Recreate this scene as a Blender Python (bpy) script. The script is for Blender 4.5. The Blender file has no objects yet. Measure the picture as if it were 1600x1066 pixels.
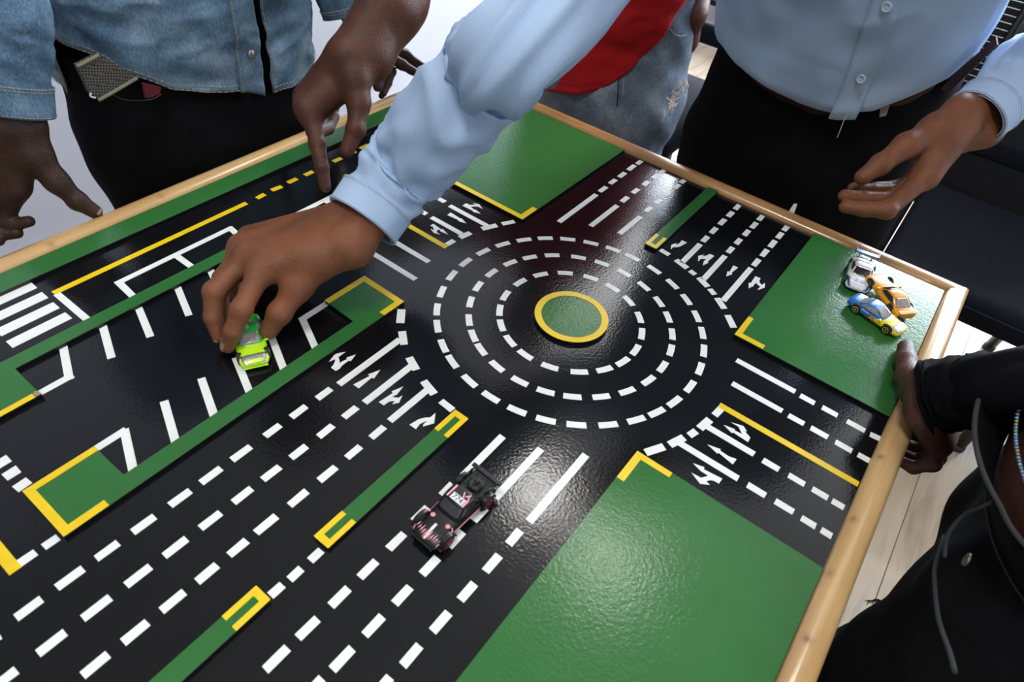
import bpy, math, random
import numpy as np
from mathutils import Vector, Matrix, noise

SC = bpy.context.scene
COL = SC.collection
TZ = 0.80                      # height of the table top above the floor; table x,y are metres from the roundabout centre

# ---------------------------------------------------------------- camera
ROT = np.array([[0.603093, 0.521547, -0.603545], [-0.791679, 0.483931, -0.372902], [0.097588, 0.702708, 0.704753]])
CAMP = np.array([-0.52202, -0.24631, 0.52])        # above the table top
FPX = 1030.294
cam = bpy.data.cameras.new('camera'); camo = bpy.data.objects.new('camera', cam); COL.objects.link(camo)
mw = Matrix([[*map(float, ROT[0]), float(CAMP[0])], [*map(float, ROT[1]), float(CAMP[1])], [*map(float, ROT[2]), float(CAMP[2]) + TZ], [0, 0, 0, 1]])
camo.matrix_world = mw
cam.sensor_width = 36; cam.lens = FPX / 1600 * 36; cam.clip_start = 0.02
cam.dof.use_dof = True; cam.dof.focus_distance = 0.86; cam.dof.aperture_fstop = 9.0
SC.camera = camo

# ---------------------------------------------------------------- world, lamps, exposure
SC.view_settings.view_transform = 'Standard'; SC.view_settings.look = 'None'
SC.view_settings.gamma = 1; SC.view_settings.use_curve_mapping = False
SC.view_settings.exposure = 0.10
wd = bpy.data.worlds.new('world'); SC.world = wd; wd.use_nodes = True
wd.node_tree.nodes['Background'].inputs[0].default_value = (0.62, 0.75, 1.0, 1)
wd.node_tree.nodes['Background'].inputs[1].default_value = 1.2
SC.cycles.max_bounces = 6; SC.cycles.diffuse_bounces = 4; SC.cycles.glossy_bounces = 3; SC.cycles.transmission_bounces = 4
SC.cycles.sample_clamp_indirect = 4.0; SC.cycles.caustics_reflective = False; SC.cycles.caustics_refractive = False

def area(name, loc, target, sx, sy, power, color, shape='RECTANGLE'):
    l = bpy.data.lights.new(name, 'AREA'); l.shape = shape; l.size = sx
    if shape == 'RECTANGLE': l.size_y = sy
    l.energy = power; l.color = color
    o = bpy.data.objects.new(name, l); COL.objects.link(o)
    o.location = loc; d = Vector(target) - Vector(loc)
    o.rotation_euler = d.to_track_quat('-Z', 'Y').to_euler()
    o['kind'] = 'structure'
    return o
# daylight standing in the openings of the two windows of the far wall and the one behind the photographer
area('window_daylight', (3.16, -0.95, TZ + 0.81), (0, -0.95, TZ + 0.81), 2.0, 1.75, 270, (0.80, 0.89, 1.0))
area('window_daylight', (3.16, 0.95, TZ + 0.81), (0, 0.95, TZ + 0.81), 1.2, 1.75, 140, (0.80, 0.89, 1.0))
area('window_daylight', (-0.6, -2.46, TZ + 0.75), (-0.6, 0, TZ + 0.75), 1.8, 1.3, 16, (0.86, 0.92, 1.0))

# ---------------------------------------------------------------- helpers
def ray(px, py):
    return ROT @ np.array([(px - 800) / FPX, -(py - 533) / FPX, -1.0])
def PZ(px, py, z): d = ray(px, py); return CAMP + d * ((z - CAMP[2]) / d[2])
def PX(px, py, x): d = ray(px, py); return CAMP + d * ((x - CAMP[0]) / d[0])
def PY(px, py, y): d = ray(px, py); return CAMP + d * ((y - CAMP[1]) / d[1])
def PD(px, py, t): return CAMP + ray(px, py) * t

def tag(o, label=None, cat=None, group=None, kind=None):
    if label: o['label'] = label
    if cat: o['category'] = cat
    if group: o['group'] = group
    if kind: o['kind'] = kind
    return o
def empty(name, loc=(0, 0, 0), rot=(0, 0, 0), label=None, cat=None, group=None):
    o = bpy.data.objects.new(name, None); COL.objects.link(o)
    o.location = loc; o.rotation_euler = rot; o.empty_display_size = 0.02
    return tag(o, label, cat, group)
def wloc(o):
    v = Vector((0, 0, 0))
    while o is not None: v = v + o.location; o = o.parent
    return v
def mk(name, verts, faces, mat, parent=None, smooth=False, local=False, loc=None, mats=None, fmat=None):
    """verts are in table space (z above the table top) unless local"""
    me = bpy.data.meshes.new(name)
    V = np.asarray(verts, float)
    if not local:
        V = V + np.array([0, 0, TZ])
        base = wloc(parent) if parent is not None else Vector((0, 0, 0))
        if loc is None:
            loc = Vector((float(V[:, 0].mean()), float(V[:, 1].mean()), float(V[:, 2].min()))) - base
        V = V - np.array(base + Vector(loc))
    me.from_pydata([tuple(map(float, v)) for v in V], [], [tuple(f) for f in faces])
    for m in (mats or [mat]): me.materials.append(m)
    if fmat: 
        for p, i in zip(me.polygons, fmat): p.material_index = i
    if smooth: me.polygons.foreach_set('use_smooth', [True] * len(me.polygons))
    me.update()
    o = bpy.data.objects.new(name, me); COL.objects.link(o)
    if loc is not None: o.location = loc
    if parent is not None: o.parent = parent
    return o
def mkbig(name, V, F, mat, parent=None, smooth=True, mats=None, fmat=None):
    """numpy fast path, quads only, table space"""
    V = np.asarray(V, np.float64) + np.array([0, 0, TZ])
    base = np.array(wloc(parent)) if parent is not None else np.zeros(3)
    V = (V - base).astype(np.float32); F = np.asarray(F, np.int32)
    me = bpy.data.meshes.new(name)
    me.vertices.add(len(V)); me.vertices.foreach_set('co', V.ravel())
    me.loops.add(F.size); me.loops.foreach_set('vertex_index', F.ravel())
    me.polygons.add(len(F)); me.polygons.foreach_set('loop_start', np.arange(0, F.size, F.shape[1], dtype=np.int32))
    for m in (mats or [mat]): me.materials.append(m)
    if fmat is not None: me.polygons.foreach_set('material_index', np.asarray(fmat, np.int32))
    me.update(calc_edges=True)
    me.polygons.foreach_set('use_smooth', np.full(len(F), smooth))
    o = bpy.data.objects.new(name, me); COL.objects.link(o)
    if parent is not None: o.parent = parent
    return o

def boxvf(x0, x1, y0, y1, z0, z1, off=0):
    v = [(x0,y0,z0),(x1,y0,z0),(x1,y1,z0),(x0,y1,z0),(x0,y0,z1),(x1,y0,z1),(x1,y1,z1),(x0,y1,z1)]
    f = [(0,3,2,1),(4,5,6,7),(0,1,5,4),(1,2,6,5),(2,3,7,6),(3,0,4,7)]
    return v, [tuple(i + off for i in q) for q in f]
def box(name, x0, x1, y0, y1, z0, z1, mat, parent=None, local=False, bevel=0.0):
    v, f = boxvf(x0, x1, y0, y1, z0, z1)
    o = mk(name, v, f, mat, parent, local=local)
    if bevel:
        m = o.modifiers.new('bevel', 'BEVEL'); m.width = bevel; m.segments = 3
    return o
def prism(name, pts, z0, z1, mat, parent=None, local=False, mats=None, sides=None):
    """extruded polygon (counter-clockwise or not)"""
    a = sum(pts[i][0] * pts[(i + 1) % len(pts)][1] - pts[(i + 1) % len(pts)][0] * pts[i][1] for i in range(len(pts)))
    if a < 0: pts = pts[::-1]
    n = len(pts)
    v = [(x, y, z0) for x, y in pts] + [(x, y, z1) for x, y in pts]
    f = [tuple(range(n, 2 * n)), tuple(range(n - 1, -1, -1))] + [(i, (i + 1) % n, n + (i + 1) % n, n + i) for i in range(n)]
    fm = [0, sides or 0] + [sides or 0] * n if mats else None
    return mk(name, v, f, mat, parent, local=local, mats=mats, fmat=fm)
def lathe(name, prof, mat, parent=None, axis='z', seg=24, loc=(0, 0, 0), smooth=True):
    """prof: (radius, height) list, local to parent"""
    v, f = [], []
    for r, h in prof:
        for k in range(seg):
            a = 2 * math.pi * k / seg; c, s = r * math.cos(a), r * math.sin(a)
            v.append({'z': (c, s, h), 'y': (c, h, s), 'x': (h, c, s)}[axis])
    for i in range(len(prof) - 1):
        for k in range(seg):
            q = (i * seg + k, i * seg + (k + 1) % seg, (i + 1) * seg + (k + 1) % seg, (i + 1) * seg + k)
            f.append(q)
    f.append(tuple(range(seg))[::-1]); f.append(tuple(range((len(prof) - 1) * seg, len(prof) * seg)))
    o = mk(name, v, f, mat, parent, smooth=smooth, local=True); o.location = loc
    return o
def crom(P, n):
    """Catmull-Rom resampling to n points"""
    P = [np.array(p, float) for p in P]
    if len(P) == 2: return np.array([P[0] + (P[1] - P[0]) * t for t in np.linspace(0, 1, n)])
    Q = [2 * P[0] - P[1]] + P + [2 * P[-1] - P[-2]]
    out = []
    for t in np.linspace(0, len(P) - 1 - 1e-9, n):
        i = int(t); u = t - i; a, b, c, d = Q[i:i + 4]
        out.append(.5 * ((2 * b) + (c - a) * u + (2 * a - 5 * b + 4 * c - d) * u * u + (3 * b - a - 3 * c + d) * u ** 3))
    return np.array(out)
class Tube:
    """round tube along a path; S(t, th) gives a surface point"""
    def __init__(s, pts, rad, n=40, seg=48, up=(0, 0, 1), flat=1.0, wr=None):
        s.P = crom(pts, n); s.R = crom([[r] for r in rad], n)[:, 0]; s.n, s.seg, s.flat, s.wr = n, seg, flat, wr
        T = np.gradient(s.P, axis=0); T /= np.linalg.norm(T, axis=1)[:, None]
        N = []; u = np.array(up, float)
        for t in T:
            u = u - t * (u @ t); u /= np.linalg.norm(u); N.append(u)
        s.T = T; s.N = np.array(N); s.B = np.cross(s.T, s.N)
    def S(s, t, th, off=0.0):
        x = min(max(t, 0), 1) * (s.n - 1); i = min(int(x), s.n - 2); u = x - i
        L = lambda A: A[i] * (1 - u) + A[i + 1] * u
        r = L(s.R) + off
        if s.wr: r += s.wr(t, th)
        return L(s.P) + r * (math.cos(th) * L(s.N) * s.flat + math.sin(th) * L(s.B))
    def mesh(s, name, mat, parent, t0=0.0, t1=1.0, off=0.0, thick=0.0012, nn=None, cap=False, th0=0, th1=2 * math.pi):
        nn = nn or s.n; full = abs(th1 - th0 - 2 * math.pi) < 1e-6
        m = s.seg if full else s.seg + 1
        V = [s.S(t, th0 + (th1 - th0) * k / s.seg, off) for t in np.linspace(t0, t1, nn) for k in range(m)]
        F = [(i * m + k, i * m + (k + 1) % m, (i + 1) * m + (k + 1) % m, (i + 1) * m + k) for i in range(nn - 1) for k in range(m if full else m - 1)]
        if cap:
            V += [s.S(t0, 0, -s.R[0]), s.S(t1, 0, -s.R[-1])]
        o = mkbig(name, V, F, mat, parent)
        if cap:
            pass
        if thick:
            md = o.modifiers.new('thickness', 'SOLIDIFY'); md.thickness = thick; md.offset = -1
        return o
def wire(name, pts, r, mat, parent=None, seg=6, n=None, local=False, dash=None):
    """thin thread through points (table space)"""
    P = np.array(pts, float) if n is None else crom(pts, n)
    T = np.gradient(P, axis=0); T /= np.maximum(np.linalg.norm(T, axis=1)[:, None], 1e-9)
    u = np.array([.13, .27, .95]); V, F = [], []
    for p, t in zip(P, T):
        u = u - t * (u @ t); u /= np.linalg.norm(u); b = np.cross(t, u)
        V += [p + r * (math.cos(a) * u + math.sin(a) * b) for a in [2 * math.pi * k / seg for k in range(seg)]]
    for i in range(len(P) - 1):
        if dash and i % dash == dash - 1: continue
        F += [(i * seg + k, i * seg + (k + 1) % seg, (i + 1) * seg + (k + 1) % seg, (i + 1) * seg + k) for k in range(seg)]
    if not dash: F += [tuple(range(seg))[::-1], tuple(range((len(P) - 1) * seg, len(P) * seg))]
    return mk(name, V, F, mat, parent, smooth=True, local=local)

# ---------------------------------------------------------------- signed distance bodies
def cone(a, b, ra, rb, k=0.010): return ('c', np.array(a, np.float32), np.array(b, np.float32), ra, rb, k)
def ell(c, r, R=None, k=0.015): return ('e', np.array(c, np.float32), np.array(r, np.float32), None if R is None else np.array(R, np.float32), k)
def prim(p, P):
    if p[0] == 'c':
        _, a, b, ra, rb, _ = p; ab = b - a; q = P - a
        t = np.clip(q @ ab / max(float(ab @ ab), 1e-12), 0, 1)
        return np.linalg.norm(q - t[:, None] * ab, axis=1) - (ra + t * (rb - ra))
    _, c, r, R, _ = p; q = P - c
    if R is not None: q = q @ R
    k0 = np.linalg.norm(q / r, axis=1); k1 = np.linalg.norm(q / (r * r), axis=1)
    return k0 * (k0 - 1) / np.maximum(k1, 1e-9)
def smin(a, b, k):
    h = np.maximum(k - np.abs(a - b), 0) / k
    return np.minimum(a, b) - h * h * k * .25
def field(base, limbs, P, wr=None):
    d = prim(base[0], P)
    for p in base[1:]: d = smin(d, prim(p, P), p[-1])
    tot = d
    for prims, k in limbs:
        e = prim(prims[0], P)
        for p in prims[1:]: e = smin(e, prim(p, P), p[-1])
        tot = np.minimum(tot, smin(d, e, k))
    if wr is not None: tot = tot + wr(P)
    return tot
def bounds(prims, pad):
    lo, hi = np.full(3, 9.), np.full(3, -9.)
    for p in prims:
        if p[0] == 'c':
            for q, r in ((p[1], p[3]), (p[2], p[4])): lo = np.minimum(lo, q - r); hi = np.maximum(hi, q + r)
        else:
            r = float(max(p[2])); lo = np.minimum(lo, p[1] - r); hi = np.maximum(hi, p[1] + r)
    return lo - pad, hi + pad
def surfnet(base, limbs=(), h=0.002, wr=None, clip=None):
    allp = list(base) + [p for l, _ in limbs for p in l]
    lo, hi = bounds(allp, 3 * h + (.006 if wr else 0)); B = 4
    n = np.ceil((hi - lo) / (h * B)).astype(int)
    ax = [lo[i] + (np.arange(n[i]) + .5 - .5 / B) * h * B for i in range(3)]
    C = np.stack(np.meshgrid(*ax, indexing='ij'), -1).reshape(-1, 3).astype(np.float32)
    fc = np.concatenate([field(base, limbs, c) for c in np.array_split(C, max(1, len(C) // 200000))])
    F = np.repeat(np.repeat(np.repeat(fc.reshape(n), B, 0), B, 1), B, 2).astype(np.float32)
    near = np.abs(fc) < h * B * 1.25 + (.004 if wr else 0)
    idx = np.argwhere(near.reshape(n))
    g = np.stack(np.meshgrid(*[np.arange(B)] * 3, indexing='ij'), -1).reshape(-1, 3)
    for ch in np.array_split(idx, max(1, len(idx) * 64 // 300000)):
        I = (ch[:, None, :] * B + g[None]).reshape(-1, 3)
        F[I[:, 0], I[:, 1], I[:, 2]] = field(base, limbs, (lo + I * h).astype(np.float32), wr)
    if clip is not None:
        X = np.stack(np.meshgrid(*[lo[i] + np.arange(F.shape[i]) * h for i in range(3)], indexing='ij'), -1)
        F = np.maximum(F, clip(X).astype(np.float32))
    S = F < 0
    N = F.shape; cs = [m - 1 for m in N]
    cnt = np.zeros(cs, np.int8)
    for dx in (0, 1):
        for dy in (0, 1):
            for dz in (0, 1): cnt += S[dx:dx + cs[0], dy:dy + cs[1], dz:dz + cs[2]]
    act = (cnt > 0) & (cnt < 8); ci = np.argwhere(act)
    vid = np.full(cs, -1, np.int32); vid[act] = np.arange(len(ci))
    acc = np.zeros((len(ci), 3)); w = np.zeros(len(ci))
    cor = [(a, b, c) for a in (0, 1) for b in (0, 1) for c in (0, 1)]
    for a in cor:
        for axi in range(3):
            if a[axi]: continue
            b = list(a); b[axi] = 1
            fa = F[ci[:, 0] + a[0], ci[:, 1] + a[1], ci[:, 2] + a[2]]; fb = F[ci[:, 0] + b[0], ci[:, 1] + b[1], ci[:, 2] + b[2]]
            m = (fa < 0) != (fb < 0); t = np.where(m, fa / np.where(m, fa - fb, 1), 0)
            for k in range(3): acc[:, k] += m * (a[k] + (t if k == axi else 0))
            w += m
    V = lo + (ci + acc / w[:, None]) * h
    quads = []
    for axi in range(3):
        o1, o2 = (axi + 1) % 3, (axi + 2) % 3
        sl0 = [slice(1, N[i] - 1) for i in range(3)]; sl1 = list(sl0)
        sl0[axi] = slice(0, N[axi] - 1); sl1[axi] = slice(1, N[axi])
        s0, s1 = S[tuple(sl0)], S[tuple(sl1)]
        off = np.array([1, 1, 1]); off[axi] = 0
        for m, flip in ((s0 & ~s1, False), (~s0 & s1, True)):
            e = np.argwhere(m) + off
            if not len(e): continue
            q = []
            for d1, d2 in ((0, 0), (-1, 0), (-1, -1), (0, -1)):
                c = e.copy(); c[:, o1] += d1; c[:, o2] += d2; q.append(vid[c[:, 0], c[:, 1], c[:, 2]])
            q = np.stack(q, 1)
            quads.append(q[:, ::-1] if flip else q)
    Q = np.concatenate(quads)
    # one smoothing pass
    return V, Q
def joinVF(parts):
    V, F, o = [], [], 0
    for v, f in parts: V.append(v); F.append(f + o); o += len(v)
    return np.concatenate(V), np.concatenate(F)

# ---------------------------------------------------------------- materials
def new_mat(name):
    m = bpy.data.materials.new(name); m.use_nodes = True
    return m, m.node_tree, m.node_tree.nodes['Principled BSDF']
def lk(nt, a, b): nt.links.new(a, b)
def node(nt, t, **kw):
    n = nt.nodes.new(t)
    for k, v in kw.items():
        if k in n.inputs: n.inputs[k].default_value = v
        else: setattr(n, k, v)
    return n
def coords(nt, scale=(1, 1, 1), kind='Object', rot=(0, 0, 0)):
    tc = node(nt, 'ShaderNodeTexCoord'); mp = node(nt, 'ShaderNodeMapping')
    mp.inputs['Scale'].default_value = scale; mp.inputs['Rotation'].default_value = rot
    lk(nt, tc.outputs[kind], mp.inputs['Vector']); return mp.outputs['Vector']
def ramp(nt, fac, stops):
    r = node(nt, 'ShaderNodeValToRGB'); e = r.color_ramp.elements
    while len(e) < len(stops): e.new(.5)
    for x, (p, c) in zip(e, stops): x.position = p; x.color = (*c, 1) if len(c) == 3 else c
    lk(nt, fac, r.inputs['Fac']); return r.outputs['Color']
def bump(nt, b, height, strength=.3, dist=.001):
    n = node(nt, 'ShaderNodeBump'); n.inputs['Strength'].default_value = strength; n.inputs['Distance'].default_value = dist
    lk(nt, height, n.inputs['Height']); lk(nt, n.outputs['Normal'], b.inputs['Normal']); return n
def plain(name, col, rough=.5, metal=0.0, noise_amt=.08, nscale=60, spec=.5, coat=0.0, bmp=0.0, bscale=400, bdist=.0005, coat_rough=.05):
    m, nt, b = new_mat(name)
    b.inputs['Roughness'].default_value = rough; b.inputs['Metallic'].default_value = metal
    b.inputs['Specular IOR Level'].default_value = spec; b.inputs['Coat Weight'].default_value = coat; b.inputs['Coat Roughness'].default_value = coat_rough
    nz = node(nt, 'ShaderNodeTexNoise'); nz.inputs['Scale'].default_value = nscale; nz.inputs['Detail'].default_value = 4
    lk(nt, coords(nt), nz.inputs['Vector'])
    c = ramp(nt, nz.outputs['Fac'], [(.3, tuple(x * (1 - noise_amt) for x in col)), (.7, tuple(min(1, x * (1 + noise_amt)) for x in col))])
    lk(nt, c, b.inputs['Base Color'])
    if bmp:
        n2 = node(nt, 'ShaderNodeTexNoise'); n2.inputs['Scale'].default_value = bscale; n2.inputs['Detail'].default_value = 3
        lk(nt, coords(nt), n2.inputs['Vector']); bump(nt, b, n2.outputs['Fac'], bmp, bdist)
    return m
def gloss_paint(name, col, rough=.16, peel=.35, sp_=.40):
    """enamel with orange peel, dust specks and faint scratches"""
    m, nt, b = new_mat(name); v = coords(nt)
    nz = node(nt, 'ShaderNodeTexNoise', Scale=9.0, Detail=5.0); lk(nt, v, nz.inputs['Vector'])
    c = ramp(nt, nz.outputs['Fac'], [(.3, tuple(x * .93 for x in col)), (.7, tuple(x * 1.07 for x in col))])
    sp = node(nt, 'ShaderNodeTexVoronoi', Scale=95.0); lk(nt, v, sp.inputs['Vector'])
    s = ramp(nt, sp.outputs['Distance'], [(.0, (1, 1, 1)), (.045, (0, 0, 0))])
    spc = node(nt, 'ShaderNodeTexNoise', Scale=30.0); lk(nt, v, spc.inputs['Vector'])
    th = ramp(nt, spc.outputs['Fac'], [(.58, (0, 0, 0)), (.62, (1, 1, 1))])
    mu = node(nt, 'ShaderNodeMath', operation='MULTIPLY'); lk(nt, s, mu.inputs[0]); lk(nt, th, mu.inputs[1])
    mu2 = node(nt, 'ShaderNodeMath', operation='MULTIPLY'); lk(nt, mu.outputs[0], mu2.inputs[0]); mu2.inputs[1].default_value = .5
    mx = node(nt, 'ShaderNodeMix', data_type='RGBA'); lk(nt, mu2.outputs[0], mx.inputs[0]); lk(nt, c, mx.inputs[6]); mx.inputs[7].default_value = (.35, .33, .3, 1)
    lk(nt, mx.outputs[2], b.inputs['Base Color'])
    rn = node(nt, 'ShaderNodeTexNoise', Scale=14.0, Detail=6.0); lk(nt, v, rn.inputs['Vector'])
    rr = node(nt, 'ShaderNodeMapRange'); rr.inputs['To Min'].default_value = rough * .7; rr.inputs['To Max'].default_value = rough * 1.35
    lk(nt, rn.outputs['Fac'], rr.inputs['Value']); lk(nt, rr.outputs['Result'], b.inputs['Roughness'])
    op = node(nt, 'ShaderNodeTexNoise', Scale=330.0, Detail=2.0); lk(nt, v, op.inputs['Vector'])
    bn = bump(nt, b, op.outputs['Fac'], peel, .0006)
    lw = node(nt, 'ShaderNodeTexNoise', Scale=26.0, Detail=2.0); lk(nt, v, lw.inputs['Vector'])
    b.inputs['Specular IOR Level'].default_value = sp_
    b2 = node(nt, 'ShaderNodeBump'); b2.inputs['Strength'].default_value = .10; b2.inputs['Distance'].default_value = .0010
    lk(nt, lw.outputs['Fac'], b2.inputs['Height']); lk(nt, b2.outputs['Normal'], bn.inputs['Normal'])
    return m
def wood(name, along='x', knots=(), c0=(.40, .20, .075), c1=(.66, .40, .18), rough=.28):
    m, nt, b = new_mat(name)
    sc = (3, 55, 55) if along == 'x' else (55, 3, 55)
    g = node(nt, 'ShaderNodeTexNoise', Scale=1.0, Detail=6.0, Distortion=.6); lk(nt, coords(nt, sc), g.inputs['Vector'])
    w = node(nt, 'ShaderNodeTexNoise', Scale=5.0, Detail=3.0); lk(nt, coords(nt), w.inputs['Vector'])
    ad = node(nt, 'ShaderNodeMath', operation='ADD'); lk(nt, g.outputs['Fac'], ad.inputs[0]); lk(nt, w.outputs['Fac'], ad.inputs[1])
    hf = node(nt, 'ShaderNodeMath', operation='MULTIPLY'); lk(nt, ad.outputs[0], hf.inputs[0]); hf.inputs[1].default_value = .5
    c = ramp(nt, hf.outputs[0], [(.36, c0), (.5, tuple((a + d) / 2 for a, d in zip(c0, c1))), (.62, c1)])
    geo = node(nt, 'ShaderNodeNewGeometry')
    for k in knots:
        sb = node(nt, 'ShaderNodeVectorMath', operation='DISTANCE'); lk(nt, geo.outputs['Position'], sb.inputs[0]); sb.inputs[1].default_value = (k[0], k[1], k[2] + TZ)
        kk = ramp(nt, sb.outputs['Value'], [(.0, (1, 1, 1)), (.0016, (.75, .75, .75)), (.0048, (0, 0, 0))])
        mx = node(nt, 'ShaderNodeMix', data_type='RGBA'); lk(nt, kk, mx.inputs[0]); lk(nt, c, mx.inputs[6]); mx.inputs[7].default_value = (.16, .045, .015, 1)
        c = mx.outputs[2]
    lk(nt, c, b.inputs['Base Color']); b.inputs['Roughness'].default_value = rough
    b.inputs['Coat Weight'].default_value = .5; b.inputs['Coat Roughness'].default_value = .12
    bump(nt, b, g.outputs['Fac'], .15, .0006)
    return m
def denim(name, dark, mid, light, scale=1.0, sp_=.2):
    m, nt, b = new_mat(name); v = coords(nt)
    n1 = node(nt, 'ShaderNodeTexNoise', Scale=11.0 * scale, Detail=6.0, Roughness=.65); lk(nt, v, n1.inputs['Vector'])
    n2 = node(nt, 'ShaderNodeTexNoise', Scale=1.0, Detail=3.0); lk(nt, coords(nt, (900, 900, 160)), n2.inputs['Vector'])
    mu = node(nt, 'ShaderNodeMix'); mu.inputs[0].default_value = .32; lk(nt, n1.outputs['Fac'], mu.inputs[2]); lk(nt, n2.outputs['Fac'], mu.inputs[3])
    lk(nt, ramp(nt, mu.outputs[0], [(.36, dark), (.5, mid), (.64, light)]), b.inputs['Base Color'])
    b.inputs['Roughness'].default_value = .9; b.inputs['Specular IOR Level'].default_value = sp_
    bump(nt, b, n2.outputs['Fac'], .5, .0006)
    return m
def cloth(name, col, amt=.06, weave=1500, rough=.85, var=7.0, sheen=.0, sp_=.25):
    m, nt, b = new_mat(name)
    n1 = node(nt, 'ShaderNodeTexNoise', Scale=var, Detail=4.0); lk(nt, coords(nt), n1.inputs['Vector'])
    n2 = node(nt, 'ShaderNodeTexNoise', Scale=1.0, Detail=2.0); lk(nt, coords(nt, (weave, weave, weave * .25)), n2.inputs['Vector'])
    mu = node(nt, 'ShaderNodeMix'); mu.inputs[0].default_value = .5; lk(nt, n1.outputs['Fac'], mu.inputs[2]); lk(nt, n2.outputs['Fac'], mu.inputs[3])
    lk(nt, ramp(nt, mu.outputs[0], [(.35, tuple(x * (1 - amt) for x in col)), (.65, tuple(min(1, x * (1 + amt)) for x in col))]), b.inputs['Base Color'])
    b.inputs['Roughness'].default_value = rough; b.inputs['Specular IOR Level'].default_value = sp_; b.inputs['Sheen Weight'].default_value = sheen
    bump(nt, b, n2.outputs['Fac'], .35, .0004)
    return m
def skin(name, col, rough=.42):
    m, nt, b = new_mat(name); v = coords(nt)
    n1 = node(nt, 'ShaderNodeTexNoise', Scale=28.0, Detail=5.0, Roughness=.6); lk(nt, v, n1.inputs['Vector'])
    lk(nt, ramp(nt, n1.outputs['Fac'], [(.32, tuple(x * .74 for x in col)), (.5, col), (.7, (col[0] * 1.22, col[1] * 1.14, col[2] * 1.08))]), b.inputs['Base Color'])
    b.inputs['Roughness'].default_value = rough; b.inputs['Specular IOR Level'].default_value = .25
    vo = node(nt, 'ShaderNodeTexVoronoi', Scale=700.0); lk(nt, v, vo.inputs['Vector'])
    n3 = node(nt, 'ShaderNodeTexNoise', Scale=160.0, Detail=4.0); lk(nt, v, n3.inputs['Vector'])
    ad = node(nt, 'ShaderNodeMath', operation='ADD'); lk(nt, vo.outputs['Distance'], ad.inputs[0]); lk(nt, n3.outputs['Fac'], ad.inputs[1])
    bump(nt, b, ad.outputs[0], .45, .0009)
    b.inputs['Subsurface Weight'].default_value = .0
    return m
random.seed(7)
M_BLACK = gloss_paint('black_road_enamel', (.0048, .0050, .0062), .13, .20)
M_GREEN = gloss_paint('green_panel_enamel', (.030, .140, .034), .18, .34, .32)
M_EDGE = gloss_paint('panel_edge_enamel', (.005, .005, .006), .3, .2)
M_YEL = plain('yellow_line_paint', (.80, .56, .008), .32, noise_amt=.06, bmp=.25, bscale=300)
M_WHITE = plain('white_line_tape', (.80, .83, .80), .38, noise_amt=.03, bmp=.2, bscale=250)
M_DKMETAL = plain('black_powder_steel', (.012, .012, .013), .38, bmp=.1)

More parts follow.
